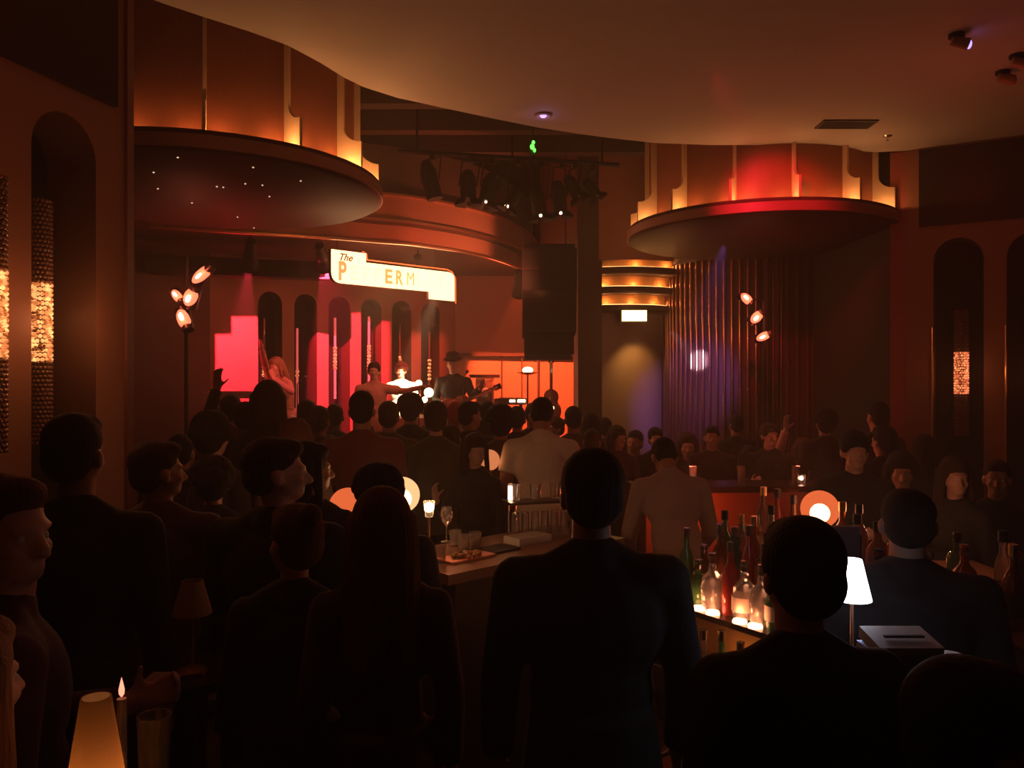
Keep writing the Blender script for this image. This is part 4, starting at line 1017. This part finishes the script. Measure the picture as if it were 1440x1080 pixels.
# globe lamps
def globe(px, py, d, r, zb, m, label, e, col, bulb=True, bz=-.22, br=.52):
    c = at(px, py, d); t = thing('globe_lamp', label, 'lamp', (c.x, c.y, zb), 0, 'globe lamps in the bar'); z = c.z - zb
    obj('globe', MB().ell((0, 0, z), (r, r, r), 32, 20), m, t, sm=60)
    if bulb: obj('bulb', MB().ell((0, 0, z + bz * r), (r * br,) * 3, 20, 12), M['bulb'], t, sm=60)
    obj('lamp_base', MB().lathe([(0, 0), (.06, 0), (.06, .012), (.01, .02), (.01, z - r - .01), (.03, z - r - .005), (.03, z - r + .012), (0, z - r + .012)], n=24), M['brass'], t, sm=40)
    point((0, 0, z), e, col, r * .9, 'globe_glow', t); return t
globe(1153, 716, 3.72, .086, 1.10, M['globe_orange'], 'bright orange globe lamp above the thick black hair of the man at the lower right', 3.2, (1, .25, .08))
globe(565, 696, 4.2, .094, 1.05, M['globe_cream'], 'cream glowing globe lamp half hidden behind a dark head', 3.0, (1, .45, .2), br=.55)
globe(489, 712, 4.25, .098, 1.05, M['globe_orange'], 'orange globe lamp framed between two dark figures left of the cream globe', 2.4, (1, .3, .1), bz=-.6, br=.3)
globe(688, 647, 5.7, .075, 1.05, M['globe_dim'], 'small dim orange globe lamp left of the bartender in the pale shirt', 1.0, (1, .35, .12), bulb=False)
def high_table(x, y, z, r, label):
    t = thing('cocktail_table', label, 'table', (x, y, 0)); obj('table_top', MB().lathe([(0, z - .03), (r, z - .03), (r, z), (0, z)], n=36), M['counter_dark'], t, sm=35)
    obj('table_stem', MB().cone((0, 0, .02), (0, 0, z - .03), .03, .03, 14), M['black'], t, sm=40); obj('table_foot', MB().lathe([(0, .03), (r * .8, .01), (r * .8, 0)], n=30), M['black'], t, sm=35)
    return t
c = at(489, 712, 4.25); high_table(c.x, c.y, 1.05, .18, 'small high table carrying the framed orange globe lamp')
c = at(688, 647, 5.7); high_table(c.x, c.y, 1.05, .16, 'small high table carrying the small dim globe lamp')

# table lamps with tapered shades
def shade_lamp(x, y, zb, z0, z1, r0, r1, m, label, e=0, col=(1, 1, 1), le=None):
    t = thing('table_lamp', label, 'lamp', (x, y, zb), 0)
    obj('lamp_shade', MB().lathe([(r0, z0 - zb), (r1, z1 - zb), (r1 - .002, z1 - zb), (r0 - .002, z0 - zb)], n=36), m, t, sm=40)
    obj('stem', MB().cone((0, 0, .01), (0, 0, z1 - zb - .01), .005, .005, 10), M['brass'], t, sm=40)
    obj('lamp_base', MB().lathe([(0, 0), (.045, 0), (.045, .012), (0, .016)], n=24), M['brass'], t, sm=40)
    if e: point((0, 0, (le or (z0 + z1) / 2) - zb), e, col, .02, 'lamp_glow', t)
    return t
def translucent(name, c):
    m = bpy.data.materials.new(name); m.use_nodes = True; nt = m.node_tree
    o = nt.nodes['Material Output']; b = nt.nodes['Principled BSDF']; b.inputs['Base Color'].default_value = (*c, 1); b.inputs['Roughness'].default_value = .8
    tr = nt.nodes.new('ShaderNodeBsdfTranslucent'); tr.inputs[0].default_value = (*c, 1); mx = nt.nodes.new('ShaderNodeMixShader'); mx.inputs[0].default_value = .6
    nt.links.new(b.outputs[0], mx.inputs[1]); nt.links.new(tr.outputs[0], mx.inputs[2]); nt.links.new(mx.outputs[0], o.inputs[0]); return m
M['shade_tan'] = translucent('tan_lamp_shade', (.62, .42, .24)); M['shade_unlit'] = mat('unlit_lamp_shade', (.50, .38, .22), .8)
shade_lamp(.948, 2.24, 1.05, 1.350, 1.462, .052, .026, M['screen'], 'white glowing tapered lamp left of the bulky bending figure', .3, (.35, .45, 1), le=1.30)
shade_lamp(-.995, 2.50, 1.05, 1.236, 1.338, .060, .032, M['shade_unlit'], 'unlit dull cream tapered lamp beside the man in the black jacket')
high_table(-1.02, 2.52, 1.05, .16, 'small high table under the unlit cream lamp')
obj('napkin', MB().box((-.06, -.02, .004), (.10, .12, .008)), M['paper'], thing('napkin', 'pale napkin next to the base of the unlit cream lamp', 'napkin', (-1.0, 2.45, 1.05)))
t = thing('votive_candle', 'small bright candle on the dim right counter', 'candle', (1.93, 3.86, 1.05))
obj('glass_cup', MB().lathe([(0, 0), (.02, 0), (.024, .16), (.023, .16)], n=16), M['glass_clear'], t, sm=40); obj('flame', MB().ell((0, 0, .20), (.010, .010, .018), 12, 8), M['bulb'], t, sm=60); obj('wax', MB().cone((0, 0, .004), (0, 0, .18), .012, .012, 12), M['plabel'], t, sm=40)
point((0, 0, .26), 2.0, (1, .38, .18), .01, 'candle_glow', t)
for x, y, lab in ((1.48, 6.62, 'small added red candle jar at the left end of the far counter'), (2.42, 6.72, 'small added red candle jar in the middle of the far counter')):  # candles added to light the faces across the bar
    t = thing('candle_jar', lab, 'candle', (x, y, 1.12), 0, 'red candle jars added to the far counter')
    obj('jar', MB().lathe([(0, 0), (.03, 0), (.034, .07), (.031, .07)], n=18), M['glass_clear'], t, sm=40); obj('flame', MB().ell((0, 0, .045), (.010, .010, .018), 12, 8), M['red_core'], t, sm=60)
    point((0, .06, .16), 1.6, (1, .13, .07), .02, 'candle_glow', t)
high_table(-.60, 1.27, 1.22, .19, 'small high table at the bottom left corner with candle and tan lamp')
shade_lamp(-.585, 1.13, 1.22, 1.30, 1.51, .052, .020, M['shade_tan'], 'tan glowing tapered lamp at the bottom left corner', 1.7, (1, .58, .28), le=1.335)
c = at(171, 968, 1.42)
t = thing('candle', 'thin candle with a small pink flame at the lower left', 'candle', (c.x, c.y, 1.22))
z = c.z - 1.22; obj('wax', MB().cone((0, 0, .008), (0, 0, z - .018), .010, .008, 14), M['plabel'], t, sm=40)
obj('flame', MB().lathe([(0, z - .016), (.0045, z - .010), (.005, z - .002), (.0025, z + .010), (0, z + .020)], n=12), M['flame'], t, sm=60)
obj('candle_holder', MB().lathe([(0, 0), (.035, 0), (.036, .01), (.013, .012), (.013, .022), (.011, .022)], n=20), M['brass'], t, sm=40)
point((0, 0, z + .05), .05, (1, .4, .2), .006, 'candle_light', t)
c = at(217, 985, 1.36); glass_thing('highball_glass', (c.x, c.y, 1.22), 'tall clear glass right of the small pink flame', None, .17, .028).pop('group', None)
M['tilltop'] = mat('till_top_plastic', (.25, .19, .18), .6)
t = thing('cash_register', 'compact dark till with a pale top in front of the white lit lamp', 'till', (1.0, 2.07, 1.05))
obj('till_body', MB().box((0, 0, .11), (.17, .13, .22)), M['teal'], t); obj('till_top', MB().box((0, .0, .235), (.16, .125, .03), Matrix.Rotation(.15, 3, 'X')), M['tilltop'], t); obj('paper_slot', MB().box((0, -.02, .256), (.10, .01, .006)), M['black'], t)
t = thing('paper_cup', 'tan paper cup at the right end of the dark till', 'cup', (1.165, 2.14, 1.05))
obj('cup', MB().lathe([(0, 0), (.030, 0), (.040, .17), (.038, .17), (.028, .006)], n=24), M['CUP'] if 'CUP' in M else mat('cup_paper', (.5, .3, .18), .7), t, sm=40); obj('cup_lid', MB().lathe([(0, .18), (.036, .18), (.042, .172), (.042, .165)], n=24), M['paper'], t, sm=40)
t = thing('display_monitor', 'purple-lit back of a small monitor under the orange globe', 'monitor', (1.24, 3.11, .95))
obj('screen_back', MB().box((0, 0, .365), (.20, .03, .17)), M['teal'], t); obj('pole', MB().cone((0, 0, .02), (0, 0, .3), .010, .010, 10), M['black'], t); obj('base', MB().lathe([(0, .02), (.05, .01), (.05, 0)], n=24), M['black'], t)

# ------------------------------------------------------------------ instruments on stage
t = thing('drum_kit', 'drum kit in front of the glowing drummer', 'drum kit', at(572, 560, 11.25).xy.to_3d() + V((0, 0, ZS)))
obj('bass_drum', MB().cone((0, -.2, .30), (0, .2, .30), .28, .28, 32), M['drumshell'], t, sm=40); obj('bass_head', MB().cone((0, -.212, .30), (0, -.2, .30), .265, .265, 32), M['drumskin'], t, sm=40)
for x, y, z, r, h in ((-.17, .0, .78, .15, .2), (.17, 0, .78, .16, .22), (.45, .15, .50, .2, .38), (-.42, .25, .62, .17, .14)):
    dd = obj('drum', MB().cone((x, y, z - h / 2), (x, y - .02, z + h / 2), r, r, 24), M['drumshell'], t, sm=40); obj('drum_head', MB().cone((x, y - .02, z + h / 2), (x, y - .021, z + h / 2 + .008), r * .97, r * .97, 24), M['drumskin'], dd, sm=40)
for x, y, z, r in ((-.55, .1, 1.12, .22), (.50, .05, 1.20, .24), (.02, .3, 1.25, .16)):
    cy = obj('cymbal', MB().lathe([(.012, .025), (.05, .012), (r, 0), (r, -.003), (.012, .02)], (x, y, z), 30), M['brass'], t, sm=60)
    obj('cymbal_stand', MB().tube([(x, y, .0), (x, y, z + .04)], .008, 8).tube([(x - .15, y - .1, 0), (x, y, .35), (x + .15, y - .1, 0)], .007, 6), M['chrome'], cy)
def mic(px, d, h, label, z=ZS):
    X = (px - 720) / F * d; t = thing('microphone_stand', label, 'microphone stand', (X, d, z), 0, 'microphone stands on stage')
    obj('stand', MB().cone((0, 0, 0), (0, 0, h), .009, .009, 8).lathe([(0, .02), (.13, .01), (.13, 0)], n=24), M['black'], t, sm=40)
    obj('boom', MB().tube([(0, 0, h), (.02, .28, h + .10)], .006, 8), M['black'], t); obj('microphone', MB().cap((.02, .28, h + .10), (.025, .37, h + .115), .013, .024, 12), M['darkmetal'], t, sm=60)
mic(418, 10.4, 1.35, 'microphone stand right beside the singer'); mic(497, 10.5, 1.2, 'microphone stand left of the tall man in maroon'); mic(652, 10.3, 1.4, 'microphone stand in front of the guitarist')
def keys(px, d, w, label, ry=0, z=.85, lit=False, cloth=False):
    X = (px - 720) / F * d; t = thing('keyboard', label, 'keyboard', (X, d, ZS), ry)
    obj('keyboard_body', MB().box((0, 0, z + .04), (w, .32, .08)), M['pinkbody'] if cloth else M['caseblack'], t)
    k = MB()
    for i in range(int(w / .026) - 4): k.box((-w / 2 + .07 + i * .026, -.09, z + .086), (.022, .12, .012))
    obj('white_keys', k, M['drumskin'], t)
    obj('stand', MB().tube([(-w * .35, .1, 0), (w * .35, .1, z)], .014, 8).tube([(w * .35, .1, 0), (-w * .35, .1, z)], .014, 8).tube([(-w * .35, -.1, 0), (w * .35, -.1, z)], .014, 8).tube([(w * .35, -.1, 0), (-w * .35, -.1, z)], .014, 8), M['darkmetal'], t)
    if lit: obj('display', MB().box((.16, -.165, z + .05), (.10, .006, .035)).box((.04, -.165, z + .05), (.07, .006, .03)), M['white_lamp'], t)
M['pinkbody'] = mat('pale_keyboard_body', (.6, .42, .38), .5)
keys(331, 10.1, .75, 'pale keyboard glowing pink at the left end of the stage', .3, 1.17, cloth=True)
keys(718, 10.6, .40, 'small keyboard with two lit displays right of the framed cabinet', -.1, 1.08, lit=True)
X = (682 - 720) / F * 12.4
t = thing('speaker_cabinet', 'tall framed dark cabinet with a pale square emblem on stage', 'amplifier', (X, 12.4, ZS))
obj('cabinet', MB().box((0, 0, .72), (.27, .3, 1.44)), M['caseblack'], t); obj('cabinet_lid', MB().box((0, 0, 1.47), (.46, .36, .05)), M['darkmetal'], t)
obj('frame', MB().box((-.125, -.155, .75), (.025, .012, 1.38)).box((.125, -.155, .75), (.025, .012, 1.38)).box((0, -.155, 1.42), (.27, .012, .03)), M['copper'], t)
obj('emblem', MB().box((0, -.157, 1.22), (.10, .008, .14)), M['paper'], t); obj('emblem_mark', MB().box((-.012, -.163, 1.22), (.012, .006, .09)).box((.014, -.163, 1.235), (.03, .006, .012)).box((.014, -.163, 1.205), (.03, .006, .012)), M['caseblack'], t)
def bulb_lamp(px, py, d, r, label, e=.6):
    c = at(px, py, d); t = thing('stage_bulb', label, 'stage light', (c.x, c.y, ZS), 0, 'bare bulbs on stage'); z = c.z - ZS
    obj('bulb', MB().ell((0, 0, z), (r,) * 3, 16, 10), M['bulb'], t, sm=60); obj('stand', MB().cone((0, 0, 0), (0, 0, z - r), .01, .01, 8).lathe([(0, .02), (.1, .01), (.1, 0)], n=20), M['black'], t)
    point((0, -.03, z + r + .05), e, (1, .45, .22), .03, 'bulb_glow', t)
bulb_lamp(589, 539, 11.0, .045, 'round glowing bulb right of the drummer, upper one', 1.5); bulb_lamp(603, 552, 10.9, .065, 'large glowing bulb right of the drummer, lower one', 2)
bulb_lamp(597, 562, 10.7, .04, 'small glowing bulb below the large one beside the drummer', 1); bulb_lamp(775, 574, 10.8, .04, 'small glowing bulb in front of the guitar on its stand', .8)
bulb_lamp(828, 540, 11.2, .025, 'tiny glowing bulb at the right end of the stage', .3)
def dish(px, py, d, r, lamp, label):
    c = at(px, py, d); t = thing('dish_lamp', label, 'stage light', (c.x, c.y, ZS)); z = c.z - ZS
    obj('dish', MB().lathe([(.02, z - .035), (r, z), (r, z + .006), (.02, z - .028)], n=28), M['darkmetal'], t, sm=50); obj('pole', MB().cone((0, 0, 0), (0, 0, z - .03), .012, .012, 8), M['black'], t)
    if lamp: obj('bulb', MB().ell((0, 0, z + .035), (.075, .075, .045), 16, 10), M['bulb'], t, sm=60); point((0, 0, z + .15), 1.2, (1, .45, .2), .04, 'dish_glow', t)
    else: obj('bulb_off', MB().ell((0, 0, z + .035), (.05, .05, .035), 16, 10), M['rim'], t, sm=60)
dish(742, 524, 11.4, .16, True, 'lit flat dish lamp on a pole under the hanging loudspeaker'); dish(822, 534, 11.4, .13, False, 'unlit flat dish lamp at the right end of the stage')
def guitar(t, o, R, s_=1.):
    b = MB(); b.ell((0, 0, 0), (.19 * s_, .045, .20 * s_), 20, 12); b.ell((0, 0, .26 * s_), (.14 * s_, .042, .15 * s_), 20, 12); b.ell((0, 0, .14 * s_), (.13 * s_, .04, .12 * s_), 16, 10)
    for v in range(len(b.v)): b.v[v] = o + R @ V(b.v[v])
    obj('guitar_body', b, M['guitar'], t, sm=60)
    b = MB(); b.T = Matrix.Translation(o) @ R.to_4x4(); b.box((0, -.03, .62 * s_), (.045, .02, .55 * s_)).box((0, -.03, .95 * s_), (.075, .02, .13 * s_)); obj('guitar_neck', b, M['darkmetal'], t)
    b = MB(); b.T = Matrix.Translation(o) @ R.to_4x4()
    for i in range(6): b.cone((-.015 + i * .006, -.045, 0), (-.015 + i * .006, -.045, .95 * s_), .0012, .0012, 5)
    obj('strings', b, M['chrome'], t)
c = at(775, 570, 11.8); t = thing('guitar', 'guitar standing upright on its stand at the right of the stage', 'guitar', (c.x, c.y, ZS)); guitar(t, V((0, 0, .95)), Matrix.Identity(3), .8)
obj('guitar_stand', MB().tube([(-.15, 0, 0), (0, .08, .7), (.15, 0, 0)], .01, 8).tube([(0, .25, 0), (0, .08, .7), (0, -.06, .74)], .01, 8), M['black'], t)
gp = [o for o in S.objects if o.get('label', '').startswith('guitarist')][0].location
t = thing('guitar', 'guitar held by the guitarist with the brimmed hat', 'guitar', (gp.x, gp.y - .26, gp.z)); guitar(t, V((-.05, 0, 1.02)), Matrix.Rotation(1.15, 3, 'Y'), .75)

# stage wall relief right of the recesses
for i, (px, w) in enumerate(((706, .02), (734, .02), (757, .03))):
    X = (px - 720) / F * 13.1; struct('trim_stage_%d' % (i + 1), MB().box((X, 13.16, 1.5), (w, .04, 1.82)), M['dark'])
struct('trim_stage_ledge', MB().box((.35, 13.12, 2.43), (2.5, .16, .05)), M['dark'])

# ------------------------------------------------------------------ light
RED, ORG, AMB = (1, .012, .035), (1, .10, .025), (1, .32, .10)
PKR = (1, .035, .075)
def on_stage_wall(px, py):
    A0, dx, dy = (-4.06, 10.8), .7948, .6069; k = (px - 720) / F
    u = (k * A0[1] - A0[0]) / (dx - k * dy); d = A0[1] + dy * u; return at(px, py, d)
def gated(loc, gate, e, col, ang, label, soft=.0016):  # added lanterns; shutter holes are shaped to the lit wall patches
    L = V(loc); G_ = [on_stage_wall(*g_) if len(g_) == 2 else at(*g_) for g_ in gate]; c = sum(G_, V()) / len(G_); a = (c - L).normalized()
    spot(loc, c, e, col, ang, .05, soft, 'stage_wash')
    w = a.cross(V((0, 0, 1))).normalized(); u = w.cross(a).normalized(); bm = bmesh.new(); D = .12
    def loop(pts):
        vs = [bm.verts.new(a * D + w * x + u * y) for x, y in pts]; return [bm.edges.new((vs[i], vs[(i + 1) % len(vs)])) for i in range(len(vs))]
    hole = [((g_ - L).dot(w) / (g_ - L).dot(a) * D, (g_ - L).dot(u) / (g_ - L).dot(a) * D) for g_ in G_]
    H = .085; es = loop(hole) + loop([(.122 * math.cos(q * PI / 12), .122 * math.sin(q * PI / 12)) for q in range(24)]); bmesh.ops.triangle_fill(bm, edges=es, use_beauty=True)
    me = bpy.data.meshes.new('shutter_plate'); bm.to_mesh(me); bm.free()
    t = thing('stage_lantern', label, 'stage light', L, 0, 'added shuttered lanterns over the stage')
    o = obj('shutter_plate', me, M['black'], t); sd = o.modifiers.new('s', 'SOLIDIFY'); sd.thickness = .003; sd.offset = 0
    obj('can', MB().cone(-a * .26, -a * .04, .055, .075, 16), M['black'], t, sm=40)
    obj('snoot', MB().cone(-a * .04, a * (D + .03), .075, .125, 20, caps=False), M['black'], t, sm=40)
    obj('hanger', MB().cone(-a * .1, V((0, 0, 3.72 - L.z)) - V((a.x, a.y, 0)) * .1, .009, .009, 8), M['black'], t)
gated((-3.1, 9.5, 3.45), [(303, 470), (326, 470), (326, 445), (362, 445), (367, 520), (367, 640), (303, 640)], 2100, PKR, 60, 'added shuttered lantern left of the stage sign, lighting the pink wall panels')
gated((-2.35, 9.95, 3.5), [(438, 462), (468, 462), (468, 440), (508, 440), (508, 452), (548, 452), (548, 640), (430, 640), (434, 500)], 2600, PKR, 75, 'added shuttered lantern just left under the stage sign')
gated((-1.25, 10.7, 3.45), [(552, 470), (625, 470), (625, 640), (552, 640)], 420, (1, .07, .05), 60, 'added shuttered lantern behind the stage sign', .006)
gated((.1, 11.0, 3.3), [(662, 500, 13.2), (832, 500, 13.2), (832, 640, 13.2), (636, 640, 13.2)], 1500, (1, .10, .03), 80, 'added shuttered lantern lighting the orange wall right of the guitarist', .004)
spot((.6, 10.9, 3.3), (.55, 13.2, 1.2), 60, (1, .22, .08), 60, .5, .05, 'orange_wash_far')
spot((-.9, 10.8, 3.5), (-1.68, 12.1, 1.75), 5000, (1, .55, .28), 15, .6, .04, 'drummer_spot')
spot((-2.4, 9.3, 3.4), (-3.1, 11.0, 1.9), 170, (1, .14, .10), 20, .6, .04, 'singer_spot')
spot((-1.0, 8.6, 3.3), (-1.72, 10.0, 1.9), 50, (1, .25, .12), 22, .6, .04, 'player_spot')
spot((.0, 9.5, 3.4), (-.75, 10.9, 2.0), 14, (1, .10, .08), 20, .6, .04, 'guitarist_spot')
point((-1.6, 10.2, 3.2), 13, (1, .22, .08), .15, 'stage_fill')
point((-.2, 11.6, 3.2), 9, (1, .14, .05), .15, 'stage_fill_right')
spot((.35, 9.15, 2.95), (-.9, 9.4, 3.85), 110, (1, .22, .09), 110, .9, .08, 'fascia_wash')
spot((1.3, 5.2, 3.98), (2.25, 6.95, 3.45), 280, (1, .015, .04), 33, .7, .04, 'rim_spot')
spot((1.58, 10.02, 2.66), (1.66, 10.44, 1.9), 34, (1, .52, .10), 85, .6, .04, 'flood_beam')
spot((1.9, 7.2, 3.2), (2.2, 9.9, 1.9), 420, (.45, .22, 1), 26, .8, .03, 'violet_spot')
spot((1.6, 8.2, 2.5), (2.27, 9.8, 2.25), 900, (.75, .68, 1), 9, .6, .02, 'rib_streak_spot')  # added spot, its streaks on the ribs stand for screen reflections
point((1.6, 9.0, 2.6), 8, (1, .3, .1), .1, 'column_fill')  # added fill without a fixture, brightens the dark shaft
point((-.9, 8.8, 3.1), 20, (1, .07, .035), .3, 'crowd_backlight')
point((1.42, 6.2, .97), 5.0, (1, .13, .04), .05, 'far_bar_glow'); point((2.5, 6.1, .95), .8, (1, .12, .04), .05, 'far_bar_glow')
point((.95, 3.0, 1.75), .6, (1, .35, .15), .02, 'bottle_highlight_fill')  # added light without a fixture, gives the bottles highlights
point((.9, 3.3, .78), .5, (1, .4, .12), .03, 'rail_glow')
point((3.0, 5.2, 3.2), 3.5, (1, .10, .05), .2, 'right_room_glow')
point((-1.6, 2.4, 3.4), 2.5, (1, .16, .08), .2, 'left_room_glow')
w = bpy.data.worlds.new('world'); S.world = w; w.use_nodes = True; w.node_tree.nodes['Background'].inputs[0].default_value = (.01, .004, .003, 1); w.node_tree.nodes['Background'].inputs[1].default_value = .3

S.view_settings.view_transform = 'Standard'; S.view_settings.look = 'None'; S.view_settings.exposure = 0.0; S.view_settings.gamma = 1.0
S.view_settings.use_curve_mapping = False

S.cycles.use_adaptive_sampling = True; S.cycles.adaptive_threshold = .02; S.cycles.max_bounces = 5; S.cycles.transmission_bounces = 6; S.cycles.transparent_max_bounces = 10; S.cycles.glossy_bounces = 3; S.cycles.diffuse_bounces = 3
# thin smoky haze fills the whole room
vs_ = w.node_tree.nodes.new('ShaderNodeVolumeScatter'); vs_.inputs['Density'].default_value = .020; vs_.inputs['Anisotropy'].default_value = .35
vs_.inputs['Color'].default_value = (1, .9, .85, 1); w.node_tree.links.new(vs_.outputs[0], w.node_tree.nodes['World Output'].inputs['Volume'])
